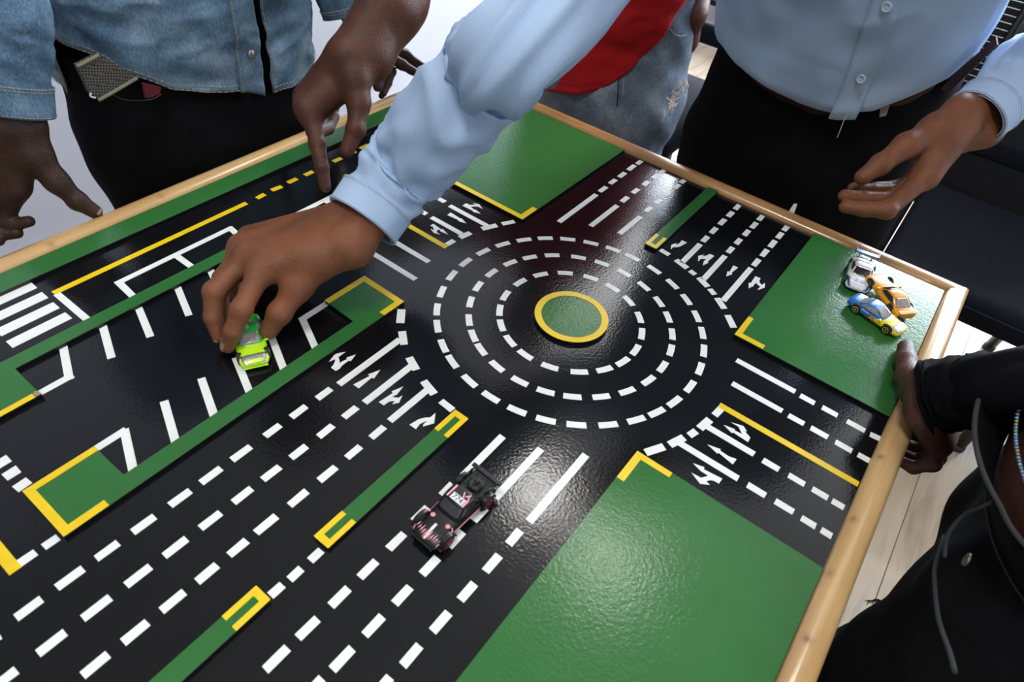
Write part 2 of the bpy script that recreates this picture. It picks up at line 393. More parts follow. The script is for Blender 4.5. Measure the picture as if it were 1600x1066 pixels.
# ---- road markings, millimetres in table space: (x1, y1, x2, y2, width)
DASH=[[-371.4,123.8,-351.2,123.8,7.5],[-402.8,123.9,-382.5,123.9,7.5],[-432.3,123.9,-413.1,123.9,7.5],[-465.4,124.2,-446.0,124.2,7.5],[-495.5,124.5,-477.5,124.5,7.5],[-526.2,124.3,-505.8,124.3,7.5],[-555.6,124.2,-537.4,124.2,7.5],[-585.3,122.1,-568.1,120.6,7.5],[-335.7,123.5,-318.3,123.5,7.5],[-305.2,123.3,-287.2,123.3,7.5],[-273.8,122.6,-256.3,122.6,7.5],[-272.6,86.1,-255.7,86.1,7.5],[-303.7,86.5,-286.0,86.5,7.5],[-335.9,86.7,-318.1,86.7,7.5],[-366.7,86.8,-348.4,86.8,7.5],[-396.9,87.0,-378.3,87.0,7.5],[-428.9,86.9,-409.7,86.9,7.5],[-461.2,87.3,-441.3,87.3,7.5],[-493.0,87.6,-472.7,87.6,7.5],[-526.4,87.9,-505.4,87.9,7.5],[-558.4,87.8,-539.1,87.8,7.5],[-590.9,88.2,-572.6,88.2,7.5],[-272.3,49.1,-255.0,49.1,7.5],[-303.0,49.3,-285.7,49.3,7.5],[-335.5,49.3,-316.1,49.3,7.5],[-368.4,49.4,-349.3,49.4,7.5],[-402.6,49.6,-381.8,49.6,7.5],[-428.5,49.7,-411.7,49.7,7.5],[-457.5,49.8,-439.6,49.8,7.5],[-487.5,50.1,-468.2,50.1,7.5],[-517.6,50.4,-498.5,50.4,7.5],[-546.9,50.8,-528.5,50.8,7.5],[-390.5,-2.6,-378.6,-2.6,7.5],[-411.5,-2.7,-399.3,-2.7,7.5],[-429.1,-2.0,-417.5,-2.0,7.5],[-275.6,-42.9,-260.1,-42.9,7.5],[-310.6,-41.8,-292.6,-41.8,7.5],[-342.7,-43.7,-324.1,-43.7,7.5],[-374.8,-43.5,-356.5,-43.5,7.5],[-404.9,-43.2,-386.7,-43.2,7.5],[-436.8,-43.0,-418.1,-43.0,7.5],[-466.1,-42.8,-446.2,-42.8,7.5],[-276.4,-80.9,-259.9,-80.9,7.5],[-308.7,-80.3,-290.4,-80.3,7.5],[-341.1,-79.9,-322.3,-79.9,7.5],[-372.6,-79.7,-354.9,-79.7,7.5],[-404.2,-79.6,-385.5,-79.6,7.5],[-436.1,-79.3,-416.5,-79.3,7.5],[-463.0,-78.3,-444.5,-78.3,7.5],[-274.3,-117.7,-257.3,-117.7,7.5],[-305.9,-118.0,-287.3,-118.0,7.5],[-337.2,-117.5,-319.7,-117.5,7.5],[-369.6,-117.1,-350.6,-117.1,7.5],[-401.8,-116.7,-383.2,-116.7,7.5],[-431.9,-115.3,-413.3,-115.3,7.5],[72.7,-255.7,72.7,-272.2,7.5],[72.8,-280.6,72.8,-297.7,7.5],[71.9,-308.2,71.9,-327.4,7.5],[71.1,-333.1,72.2,-343.7,7.5],[35.9,-255.8,35.9,-273.1,7.5],[35.9,-280.3,35.9,-299.1,7.5],[35.2,-307.1,35.2,-324.3,7.5],[35.1,-330.7,35.1,-342.5,7.5],[-18.8,-194.4,-5.7,-195.9,7.5],[-61.4,-185.7,-51.2,-188.7,7.5],[-38.8,-256.5,-38.8,-273.5,7.5],[-38.5,-283.5,-38.5,-299.7,7.5],[-38.3,-307.4,-38.3,-323.0,7.5],[-38.4,-327.2,-38.4,-338.6,7.5],[-76.6,-255.9,-76.6,-274.5,7.5],[-76.1,-283.8,-76.1,-302.1,7.5],[-76.9,-310.0,-76.9,-323.8,7.5],[-76.8,-329.0,-76.8,-339.0,7.5],[260.3,122.0,279.5,122.0,7.5],[291.2,122.5,308.5,122.5,7.5],[318.0,122.1,336.9,122.1,7.5],[347.2,122.8,368.2,122.8,7.5],[374.1,122.2,388.8,122.2,7.5],[261.5,84.3,279.6,84.3,7.5],[294.2,84.3,310.8,84.3,7.5],[325.8,83.4,342.1,83.4,7.5],[354.4,82.8,372.2,82.8,7.5],[377.6,81.9,390.7,81.9,7.5],[265.0,45.6,281.2,45.6,7.5],[295.0,45.1,310.9,45.1,7.5],[324.0,44.9,340.4,44.9,7.5],[353.1,44.5,370.2,44.5,7.5],[375.5,44.5,388.1,44.5,7.5],[198.3,-13.7,196.5,-28.4,7.5],[258.1,-48.6,275.2,-48.6,7.5],[286.0,-48.7,304.2,-48.7,7.5],[315.0,-48.6,333.9,-48.6,7.5],[343.5,-49.2,360.8,-49.2,7.5],[369.5,-48.8,386.1,-48.8,7.5],[186.0,-64.5,183.5,-73.6,7.5],[260.3,-85.8,277.3,-85.8,7.5],[287.7,-85.9,304.4,-85.9,7.5],[315.9,-86.4,333.7,-86.4,7.5],[341.6,-87.0,360.8,-87.0,7.5],[368.9,-86.9,385.1,-86.9,7.5],[170.2,-100.6,164.3,-110.4,7.5],[258.2,-124.4,278.1,-124.4,7.5],[287.4,-124.5,308.0,-124.5,7.5],[315.9,-125.0,337.5,-125.0,7.5],[345.2,-125.0,364.1,-125.0,7.5],[370.7,-125.0,385.8,-125.0,7.5],[-72.4,279.2,-72.4,261.4,7.5],[-72.9,305.6,-72.9,287.2,7.5],[36.6,278.5,36.6,261.4,7.5],[37.5,309.5,37.5,288.4,7.5],[76.3,281.7,76.3,263.1,7.5],[76.8,313.4,76.8,291.6,7.5],[-194.4,30.1,-195.7,13.4,7.5],[-535.5,164.1,-521.5,164.1,7.5],[-515.8,163.6,-504.2,163.6,7.5],[4.9,197.4,18.6,196.2,7.5],[92.0,174.6,109.0,166.0,7.5],[181.1,481.8,192.6,483.2,7.5],[-498.5,270.8,-498.5,261.0,11.5],[-498.6,254.1,-498.6,244.4,11.5],[-498.9,236.1,-498.3,226.9,11.5],[139.6,-139.0,123.5,-154.4,8.5],[-109.9,-161.8,-91.1,-172.5,8.5],[-123.2,153.3,-140.2,138.9,9.0]]
SOLID=[[-246.9,121.0,-159.1,121.0,7.5],[-246.6,84.9,-177.6,84.9,7.5],[-246.4,50.1,-190.3,50.1,7.5],[-247.4,-44.2,-187.4,-44.2,7.5],[-246.5,-81.2,-174.7,-81.2,7.5],[-245.7,-118.5,-151.5,-118.5,7.5],[74.2,-179.0,74.2,-249.6,7.5],[37.0,-190.2,37.0,-248.6,7.5],[-37.8,-193.8,-37.8,-247.0,7.5],[-76.3,-181.9,-76.3,-246.2,7.5],[152.4,121.3,250.5,121.3,7.5],[176.0,84.0,248.4,84.0,7.5],[189.4,45.2,248.4,45.2,7.5],[193.7,-48.8,250.6,-48.8,7.5],[182.0,-86.0,251.0,-86.0,7.5],[161.0,-123.7,251.1,-123.7,7.5],[-37.3,250.9,-37.3,189.6,7.5],[-73.2,252.9,-73.2,178.2,7.5],[36.1,198.7,36.1,251.7,7.5],[74.4,185.8,74.4,253.1,7.5]]
BARS=[[-148.6,128.3,-162.0,112.1,8.5],[-172.0,95.1,-180.1,77.2,8.5],[-186.5,61.0,-192.3,41.1,8.5],[-45.7,-190.0,-27.5,-193.1,8.5],[-85.2,-175.7,-67.1,-182.6,8.5],[193.7,-40.2,188.1,-59.6,8.5],[181.2,-79.8,172.5,-96.8,8.5],[160.3,-115.5,147.7,-131.1,8.5],[28.3,195.1,46.5,192.0,8.5],[63.9,186.7,84.7,177.7,8.5]]
YL=[[-362.4,444.1,-112.9,444.1,7.5],[-1.8,-192.2,-1.8,-342.0,7.5],[0.7,305.2,0.7,193.8,7.5],[-538.5,159.9,-538.5,227.1,9.5]]
YD=[[-96.9,443.8,-83.2,444.9,7.5],[-71.1,446.2,-55.2,444.4,7.5],[-43.8,445.9,-28.1,445.9,7.5],[-14.9,445.3,-0.1,445.3,7.5],[11.5,445.6,27.5,445.6,7.5],[38.2,445.9,53.4,445.9,7.5],[65.3,446.0,81.8,446.0,7.5],[91.9,447.0,109.0,447.0,7.5],[118.0,447.9,135.9,447.9,7.5],[143.7,448.6,161.8,448.6,7.5]]
CW=[[-412.1,470.8,-368.9,470.8,13.5],[-420.7,447.4,-369.2,447.4,13.5],[-428.1,423.9,-369.4,423.9,13.5],[-428.6,400.0,-369.1,400.0,13.5]]
BAY=[[-332.4,223.8,-350.6,179.8,7.5],[-372.3,224.4,-390.9,179.3,7.5],[-293.2,223.3,-310.6,179.7,7.5],[-248.2,224.5,-268.9,179.8,7.5],[-439.7,221.7,-415.0,221.7,7.5],[-414.4,220.8,-431.8,179.3,7.5],[-175.1,221.4,-209.0,221.4,7.5],[-209.0,220.8,-227.6,179.7,7.5],[-396.2,360.2,-413.5,317.1,7.5],[-411.8,318.2,-438.7,318.2,7.5],[-355.2,359.6,-372.4,315.0,7.5],[-315.3,359.8,-330.9,314.7,7.5],[-268.4,360.5,-286.0,314.6,7.5],[-226.0,360.6,-242.4,316.5,7.5],[-182.4,360.3,-200.2,316.4,7.5],[-360.2,438.0,-360.2,383.7,7.5],[-308.8,383.0,-306.6,413.6,7.5],[-307.2,412.6,-160.8,412.6,7.5],[-160.8,412.6,-164.2,383.5,7.5],[-236.8,406.2,-236.8,384.1,7.5],[-109.1,379.7,-11.4,379.7,7.5],[-75.6,373.7,-73.0,354.9,7.5],[-37.5,379.8,-36.0,367.4,7.5]]
AR=[[[-236.8,144.1],[-236.7,137.0],[-232.6,136.5],[-226.6,138.0],[-219.4,138.2],[-217.7,137.9],[-217.0,136.1],[-206.8,139.2],[-216.8,143.0],[-217.8,141.0],[-222.9,142.0],[-227.1,142.5],[-224.8,144.1],[-221.5,149.7],[-217.8,149.8],[-211.4,149.8],[-219.4,154.6],[-222.3,155.1],[-232.7,151.7],[-225.8,150.1],[-228.0,147.6],[-233.0,145.0]],[[-237.6,110.2],[-237.4,102.5],[-218.7,103.5],[-217.8,101.0],[-205.2,104.7],[-218.2,109.3],[-218.4,106.6]],[[-236.7,74.9],[-236.5,68.3],[-230.2,68.0],[-227.5,66.5],[-225.2,64.0],[-229.8,63.3],[-224.0,59.5],[-219.4,61.7],[-214.9,63.6],[-220.0,64.5],[-222.0,67.8],[-223.5,69.7],[-219.0,69.2],[-218.5,68.4],[-205.8,71.3],[-218.4,75.3],[-219.0,73.0]],[[-237.2,32.8],[-236.9,24.4],[-229.9,25.9],[-221.4,23.3],[-228.4,22.9],[-230.0,21.5],[-219.9,16.1],[-209.6,23.8],[-217.2,23.9],[-220.5,27.4],[-226.2,30.7]],[[-27.7,-236.2],[-20.6,-235.6],[-16.6,-227.3],[-15.6,-229.8],[-11.3,-224.2],[-15.5,-211.8],[-15.6,-220.2],[-22.2,-227.3],[-23.2,-219.2],[-21.4,-219.1],[-24.1,-207.1],[-28.3,-218.3],[-26.6,-219.5]],[[-64.2,-235.2],[-55.7,-235.6],[-57.9,-228.1],[-57.2,-218.4],[-55.3,-217.9],[-59.0,-205.1],[-62.5,-217.6],[-60.7,-218.4]],[[-94.2,-233.9],[-86.8,-234.1],[-89.0,-215.5],[-86.5,-214.6],[-89.6,-203.9],[-92.9,-214.1],[-93.0,-222.1],[-99.8,-217.6],[-100.7,-207.6],[-106.7,-219.8],[-101.5,-227.6],[-100.1,-223.1],[-96.4,-225.6],[-94.6,-228.5]],[[239.7,-25.5],[240.0,-33.4],[232.5,-32.1],[224.3,-30.2],[219.6,-27.6],[217.0,-24.2],[209.2,-23.9],[219.6,-19.7],[228.7,-23.5],[224.0,-24.5],[227.4,-25.8],[233.0,-26.3]],[[239.3,-68.2],[239.5,-75.1],[220.6,-73.8],[220.3,-75.1],[218.4,-75.3],[208.5,-72.5],[219.4,-69.3],[220.8,-70.2],[224.7,-69.4],[220.4,-64.2],[212.2,-63.9],[223.6,-58.7],[232.0,-63.3],[227.1,-63.3],[231.0,-66.2],[234.3,-67.3]],[[238.8,-103.3],[239.0,-110.1],[222.4,-108.1],[220.9,-109.9],[219.6,-109.8],[209.6,-106.0],[221.5,-102.6],[222.0,-105.2]],[[238.7,-135.1],[239.0,-142.2],[233.8,-142.6],[229.5,-144.8],[227.0,-148.8],[234.3,-150.3],[224.4,-153.7],[213.9,-148.8],[214.9,-148.0],[222.3,-148.7],[224.0,-143.8],[226.0,-141.2],[219.0,-140.6],[218.0,-141.4],[207.9,-138.3],[219.3,-133.7],[219.8,-136.1]],[[87.1,240.6],[94.8,240.6],[95.8,234.2],[101.4,229.4],[102.4,234.6],[106.4,225.9],[101.0,215.7],[101.2,222.7],[98.4,226.9],[93.2,231.2],[91.2,222.4],[92.4,220.5],[90.3,210.5],[86.1,220.7],[87.7,222.4]],[[55.1,240.5],[62.9,240.8],[61.5,222.4],[63.1,222.1],[58.8,209.5],[55.1,220.9],[57.1,221.5]],[[20.9,240.0],[26.5,240.2],[24.7,223.6],[26.8,223.4],[22.5,210.2],[20.6,222.1],[22.4,224.7],[21.7,227.3],[16.1,224.7],[15.2,217.6],[12.0,226.3],[15.8,235.0],[16.5,230.0],[21.0,235.5]]]
RINGS=[(156.6,[-178.4,-167.0,-155.7,-144.3,-132.3,-120.8,-111.3,-101.4,-89.8,-78.0,-66.7,-55.7,-45.2,-34.0,-22.6,-10.5,2.2,12.4,23.7,35.2,46.4,57.3,68.7,80.2,92.1,103.7,115.9,127.5,137.7,149.3,158.5,170.5]),(119.9,[-173.4,-159.2,-145.6,-130.8,-116.1,-101.2,-87.2,-72.6,-59.4,-45.4,-32.1,-17.0,-1.4,13.9,28.9,45.5,60.1,74.1,89.7,104.8,119.4,134.3,146.6,157.4,171.6]),(84.2,[-162.3,-140.1,-120.2,-102.5,-84.5,-64.4,-45.2,-24.6,-4.9,16.2,38.6,60.7,82.3,104.4,123.3,140.8,158.7,176.6])]

# ================================================================ the room
M_WALL = plain('lavender_white_wall_paint', (.36, .37, .42), .75, noise_amt=.03, nscale=8, bmp=.25, bscale=120, bdist=.0012)
M_CEIL = plain('ceiling_paint', (.39, .36, .33), .9, noise_amt=.03, nscale=5)
M_WALLG = plain('grey_wall_paint', (.26, .26, .27), .8, nscale=8)
M_FRAME = plain('white_window_frame', (.75, .75, .74), .4)
def oak(name, s):
    m, nt, b = new_mat(name)
    oi = node(nt, 'ShaderNodeObjectInfo')
    mp = node(nt, 'ShaderNodeMapping'); mp.inputs['Scale'].default_value = (2.2, 24, 24)
    tc = node(nt, 'ShaderNodeTexCoord'); lk(nt, tc.outputs['Object'], mp.inputs['Vector'])
    cb = node(nt, 'ShaderNodeCombineXYZ'); 
    mu = node(nt, 'ShaderNodeMath', operation='MULTIPLY'); mu.inputs[1].default_value = 37; lk(nt, oi.outputs['Random'], mu.inputs[0])
    lk(nt, mu.outputs[0], cb.inputs[0]); lk(nt, mu.outputs[0], cb.inputs[1]); lk(nt, cb.outputs[0], mp.inputs['Location'])
    g = node(nt, 'ShaderNodeTexNoise', Scale=1.0, Detail=8.0, Distortion=1.4, Roughness=.6); lk(nt, mp.outputs['Vector'], g.inputs['Vector'])
    c = ramp(nt, g.outputs['Fac'], [(.3, tuple(x * .70 * s for x in (.56, .44, .32))), (.5, tuple(x * s for x in (.60, .48, .345))), (.68, tuple(x * 1.12 * s for x in (.60, .485, .36)))])
    lk(nt, c, b.inputs['Base Color']); b.inputs['Roughness'].default_value = .38
    bump(nt, b, g.outputs['Fac'], .12, .0006)
    return m
M_OAK = [oak('pale_oak_laminate', .66), oak('pale_oak_laminate_light', .74)]
X0, X1, Y0, Y1, FZ, CZ = -2.4, 3.2, -2.5, 1.62, -TZ, 1.90
fl = empty('floor', (0, 0, 0)); fl['kind'] = 'structure'
box('underlay', X0, X1, Y0, Y1, FZ - .05, FZ - .011, plain('grey_underlay', (.10, .08, .06), .9), fl)
PW, PL = .190, 1.28
row = 0; y = -.607 - PW * 10
proto = {}
while y < Y1:
    off = [.675, .675 - .43, .675 - .86][(row + 1) % 3]
    x = off - PL * 4
    while x < X1:
        a, b_ = max(x, X0), min(x + PL, X1); c0, c1 = max(y, Y0), min(y + PW, Y1)
        if b_ - a > .02 and c1 - c0 > .01:
            w, d = b_ - a - .0014, c1 - c0 - .0014
            key = (round(w, 3), round(d, 3), random.random() < .5)
            if key not in proto:
                v, f = boxvf(0, w, 0, d, 0, .010)
                o = mk('floor_plank', v, f, M_OAK[key[2]], fl, local=True); md = o.modifiers.new('bevel', 'BEVEL'); md.width = .0008; md.segments = 1
                proto[key] = o
            else:
                o = proto[key].copy(); COL.objects.link(o); o.parent = fl
            o.location = (a + .0007, c0 + .0007, FZ + TZ - .010)
        x += PL
    y += PW; row += 1
box('ceiling', X0, X1, Y0, Y1, CZ, CZ + .1, M_CEIL)['kind'] = 'structure'
box('wall_left', X0 - .1, X1 + .1, Y1, Y1 + .12, FZ, CZ, M_WALL)['kind'] = 'structure'
box('wall_back', X0 - .12, X0, Y0, Y1, FZ, CZ, M_WALLG)['kind'] = 'structure'
def holed(name, fixed, axis, lo, hi, holes):
    """wall with window openings; holes (a0, a1, z0, z1) along the wall"""
    V, F = [], []
    cuts = sorted({lo, hi, *[h[0] for h in holes], *[h[1] for h in holes]})
    for a, b_ in zip(cuts, cuts[1:]):
        zs = [(FZ, CZ)]
        for h in holes:
            if h[0] <= a and b_ <= h[1]: zs = [(FZ, h[2]), (h[3], CZ)]
        for z0, z1 in zs:
            args = (fixed[0], fixed[1], a, b_, z0, z1) if axis == 'x' else (a, b_, fixed[0], fixed[1], z0, z1)
            v, f = boxvf(*args, off=len(V)); V += v; F += f
    o = mk(name, V, F, M_WALLG); o['kind'] = 'structure'
holed('wall_front', (X1, X1 + .14), 'x', Y0, Y1, [(-1.95, .05, -.07, 1.69), (.35, 1.55, -.07, 1.69)])
holed('wall_right', (Y0 - .14, Y0), 'y', X0, X1, [(-1.5, .3, .1, 1.4)])
def window(n, axis, at, a0, a1, z0, z1, mull):
    w = empty('window_%d' % n); w['kind'] = 'structure'
    def bar(nm, p, q, r, s, m=M_FRAME, t0=.0, t1=.05):
        if axis == 'x': box(nm, at + t0, at + t1, p, q, r, s, m, w)
        else: box(nm, p, q, at - t1, at - t0, r, s, m, w)
    bar('window_frame', a0, a1, z1 - .05, z1); bar('window_frame', a0, a1, z0, z0 + .05)
    bar('window_frame', a0, a0 + .05, z0, z1); bar('window_frame', a1 - .05, a1, z0, z1)
    for k in range(1, mull): c = a0 + (a1 - a0) * k / mull; bar('mullion', c - .025, c + .025, z0, z1)
    bar('window_sill', a0 - .03, a1 + .03, z0 - .03, z0, t0=-.10, t1=.02)
window(1, 'x', X1, -1.95, .05, -.07, 1.69, 3); window(2, 'x', X1, .35, 1.55, -.07, 1.69, 2); window(3, 'y', Y0, -1.5, .3, .1, 1.4, 2)
box('baseboard_left', X0, X1, Y1 - .015, Y1, FZ, FZ + .08, M_FRAME)['kind'] = 'structure'
box('baseboard_front', X1 - .015, X1, Y0, Y1 - .015, FZ, FZ + .08, M_FRAME)['kind'] = 'structure'
# round ceiling lamps (far two reflect in the enamel; large near one added to brighten the table)
m_l, nt, b = new_mat('lamp_diffuser'); b.inputs['Emission Color'].default_value = (1, .97, .92, 1); b.inputs['Emission Strength'].default_value = 36.0; b.inputs['Base Color'].default_value = (.8, .8, .8, 1)
for (lx, ly, lr, lab) in ((.89, .40, .11, 'round white ceiling lamp over the far rim, nearer the white wall'), (.82, .0, .11, 'round white ceiling lamp over the far rim, nearer the window side'),
                          (-.62, .10, .20, 'large unseen round lamp, added to light the near end of the table'), (-1.1, -.9, .15, 'round white ceiling lamp behind the photographer')):
    t = empty('ceiling_lamp', (lx, ly, TZ + CZ), label=lab, cat='lamp')
    lathe('lamp_housing', [(lr + .02, 0), (lr + .02, -.03), (lr + .005, -.035), (lr, -.02)], M_FRAME, t, seg=40)
    lathe('lamp_diffuser', [(lr - .001, -.021), (lr - .01, -.032), (lr * .33, -.036)], m_l, t, seg=40)

m_l2, nt, b = new_mat('linear_lamp_diffuser'); b.inputs['Emission Color'].default_value = (1, .92, .80, 1); b.inputs['Emission Strength'].default_value = 4.5; b.inputs['Base Color'].default_value = (.8, .8, .8, 1)
t = empty('linear_ceiling_lamp', (2.15, .87, TZ + CZ), (0, 0, math.atan2(.44, 1.5)), label='long narrow ceiling lamp running towards the window wall', cat='lamp')
box('lamp_housing', -.80, .80, -.12, .12, -.04, 0, M_FRAME, t, local=True); box('lamp_diffuser', -.78, .78, -.10, .10, -.045, -.0401, m_l2, t, local=True)

# ================================================================ the table
tab = empty('model_road_table', (0, 0, 0), label='black-topped square table painted as a road layout, with green islands and a rounded pine rim', cat='table')
XA, XB, YA, YB = -1.02, .392, -.343, .509
box('tabletop', XA - .01, XB + .01, YA - .01, YB + .01, -.018, 0, M_BLACK, tab)
RW, RH = .027, .0095
def rail(along, kn, ends, name='rim_rail'):
    """rounded rim, mitred; local profile: u across (0 inner .. RW outer), z"""
    prof = [(0, -.0175), (0, .001), (.0015, .0045), (.005, .0078), (.0105, .0095), (.0165, .0095), (.022, .0078), (.0255, .0045), (RW, 0), (RW, -.026), (.024, -.030), (0, -.030)]
    V, F = [], []; m = len(prof)
    e0, e1, side = ends
    N = 24
    for i in range(N + 1):
        t = i / N
        for u, z in prof:
            wob = .0005 * noise.noise(Vector((t * 14 + side, u * 60, kn * 3.1)))
            lo, hi = e0 - u, e1 + u
            s = lo + (hi - lo) * t
            if along == 'x': V.append((s, (YB + u + wob) if side > 0 else (YA - u - wob), z))
            else: V.append(((XB + u + wob) if side > 0 else (XA - u - wob), s, z))
    for i in range(N):
        for k in range(m): F.append((i * m + k, i * m + (k + 1) % m, (i + 1) * m + (k + 1) % m, (i + 1) * m + k))
    F += [tuple(range(m))[::-1], tuple(range(N * m, (N + 1) * m))]
    me_flip = (along == 'x') != (side > 0)
    if not me_flip: F = [f[::-1] for f in F]
    kpts = []
    if along == 'x' and side < 0: kpts = [tuple(PZ(*q, RH)) for q in ((1376, 712), (1333, 808), (1295, 892), (1262, 998), (1478, 473))]
    if along == 'x' and side > 0: kpts = [tuple(PZ(*q, .006)) for q in ((80, 384), (252, 309), (158, 362), (598, 151))]
    if along == 'y' and side > 0: kpts = [tuple(PZ(*q, .006)) for q in ((975, 236), (1290, 378))]
    warm = along == 'y'
    o = mk(name, V, F, wood('varnished_pine_%s%d' % (along, kn), along, kpts, c0=(.30, .13, .04) if warm else (.44, .24, .09), c1=(.50, .27, .10) if warm else (.66, .43, .19)), tab, smooth=False)
    for p in o.data.polygons: p.use_smooth = len(p.vertices) == 4
    o.data.set_sharp_from_angle(angle=math.radians(50))
    return o
rail('x', 1, (XA, XB, 1)); rail('x', 2, (XA, XB, -1)); rail('y', 3, (YA, YB, 1)); rail('y', 4, (YA, YB, -1))
for lx in (XA + .05, XB - .05):
    for ly in (YA + .05, YB - .05):
        box('table_leg', lx - .025, lx + .025, ly - .025, ly + .025, FZ, -.018, wood('pine_leg', 'x'), tab, bevel=.003)
H = .0045
def panel(name, pts, label=None, h=H):
    o = prism(name, [(a / 1000, b / 1000) for a, b in pts], .0, h, M_GREEN, tab, mats=[M_GREEN, M_EDGE], sides=1)
    md = o.modifiers.new('bevel', 'BEVEL'); md.width = .0004; md.segments = 1
    if label: o['label'] = label
    return o
def kerb(par, pts, h=H, name='kerb_line'):
    return prism(name, [(a / 1000, b / 1000) for a, b in pts], h, h + .0004, M_YEL, par)
P = panel('green_panel', [(115, 157), (391.5, 156), (391.5, 372), (116, 372)], 'large green panel beyond the roundabout, yellow edge on its near sides')
kerb(P, [(115, 372), (115, 157.5), (150, 157.5), (150.4, 165.8), (123, 166), (122.6, 372)])
P = panel('green_panel', [(107.5, -160), (391.5, -162), (391.5, -342.8), (106.5, -342.8)], 'green corner panel that carries the small cars')
kerb(P, [(108, -196), (108, -160.5), (150.5, -160.7), (150.5, -167), (115.6, -167.2), (115.5, -196)])
P = panel('green_panel', [(-116.5, -155), (-116, -342.8), (-1010, -342.8), (-1010, -154.5)], 'large green panel nearest the camera')
kerb(P, [(-156.5, -155.2), (-117, -155.4), (-117, -194), (-123.6, -194), (-124, -163), (-156.3, -163)])
# strips round the bus bay
P = panel('green_strip', [(-174.8, 223.4), (-113.7, 223), (-114.5, 157), (-502, 157), (-502, 221.5), (-440.8, 221.5), (-440.5, 176.3), (-176.5, 175.5)], 'long green strip with a yellow-edged island at each end')
kerb(P, [(-175, 223.2), (-114, 222.9), (-114.8, 157.2), (-146.7, 157.4), (-146.7, 164.6), (-122.4, 164.6), (-121.6, 215.4), (-175, 215.8)])
kerb(P, [(-441, 221.3), (-501.8, 221.3), (-501.8, 157.3), (-464.3, 157.3), (-464.3, 165), (-494.3, 165), (-494.3, 214.6), (-441, 214.8)])
P = panel('green_strip', [(-113.5, 377), (-113.5, 315), (-175, 315), (-175, 359.2), (-440.5, 359.2), (-440.5, 311), (-640, 311), (-640, 377.5)], 'long green strip between the parking bays and the bus bay')
kerb(P, [(-151, 376.8), (-113.8, 376.8), (-113.8, 315.3), (-175, 315.3), (-175, 322), (-121, 322), (-121.3, 369.6), (-151, 370)])
kerb(P, [(-446, 311.2), (-640, 311.2), (-640, 317.5), (-446, 317.5)])
c = mk('bare_wood_chip', [(-.446, .3112, H + .0005), (-.4405, .3112, H + .0005), (-.4405, .3176, H + .0005), (-.4437, .3184, H + .0005), (-.4464, .3150, H + .0005)], [(0, 1, 2, 3, 4)], plain('bare_wood', (.32, .22, .15), .8, noise_amt=.4, nscale=500), P); c['label'] = 'bare wood where the yellow paint has chipped off'
panel('green_strip', [(-1010, 476.5), (391.5, 476.5), (391.5, 508.5), (-1010, 508.5)], 'green verge along the long rim')
def median(x0, x1, y0, y1, tips, lab):
    P = panel('green_median', [(x0, y0 + 1.5), (x0 + 1.5, y0), (x1 - 1.5, y0), (x1, y0 + 1.5), (x1, y1 - 1.5), (x1 - 1.5, y1), (x0 + 1.5, y1), (x0, y1 - 1.5)], lab)
    for e, s in tips:
        L, w, t = 31 * s, 5.4, 6.5 * s
        kerb(P, [(e, y0 + 1.2), (e, y1 - 1.2), (e - .2 * s - L * 0, y1 - .2), (e - L, y1 - .2), (e - L, y1 - w), (e - t, y1 - w), (e - t, y0 + w), (e - L, y0 + w), (e - L, y0 + .2), (e - .2 * s, y0 + .2)])
median(-375.5, -196, -7.8, 9.9, [(-196, 1), (-375.5, -1)], 'green median with yellow tips beside the black truck')
median(-1010, -431.5, -6.6, 11, [(-431.5, 1)], 'green median nearest the camera')
median(189, 391.5, -11, 6.5, [(190, -1)], 'green median beyond the roundabout')
isl = prism('roundabout_island', [(.0436 * math.cos(a), .0436 * math.sin(a)) for a in np.linspace(0, 2 * math.pi, 72, endpoint=False)], 0, H, M_GREEN, tab, mats=[M_GREEN, M_EDGE], sides=1)
V, F = [], []
for k in range(96):
    a = 2 * math.pi * k / 96
    ri = .0355 + .0005 * noise.noise(Vector((3 * math.cos(a), 3 * math.sin(a), 0)))
    for r, z in ((.0434, H), (.0434, H + .0005), (ri, H + .0005), (ri, H)): V.append((r * math.cos(a), r * math.sin(a), z))
for k in range(96):
    for j in range(4): F.append((k * 4 + j, ((k + 1) % 96) * 4 + j, ((k + 1) % 96) * 4 + (j + 1) % 4, k * 4 + (j + 1) % 4))
mk('kerb_ring', V, F, M_YEL, isl)
PT = .00035
NM = [0]
def mark(name, x1, y1, x2, y2, w, mat=M_WHITE, par=None, z=0.0, ext=0.0):
    NM[0] += 1; pt = PT + .00002 * (NM[0] % 6)
    a, b_ = np.array([x1, y1]) / 1000, np.array([x2, y2]) / 1000; d = (b_ - a) / np.linalg.norm(b_ - a); n = np.array([-d[1], d[0]]) * w / 2000
    a = a - d * ext / 1000; b_ = b_ + d * ext / 1000
    j = lambda: random.uniform(-.0002, .0002)
    pts = [a + n, a - n, b_ - n, b_ + n]
    return prism(name, [(p[0] + j(), p[1] + j()) for p in pts], z, z + pt, mat, par or tab)
for m in DASH: mark('lane_dash', *m)
for m in SOLID: mark('lane_line', *m)
for m in BARS: mark('stop_bar', *m)
for m in YL: mark('yellow_line', *m, mat=M_YEL)
for m in YD: mark('yellow_dash', *m, mat=M_YEL)
for m in CW: mark('crossing_stripe', *m)
for m in BAY: mark('bay_line', *m, ext=2.6)
for a in AR:
    prism('lane_arrow', [(x / 1000, y / 1000) for x, y in a], 0, PT, M_WHITE, tab)
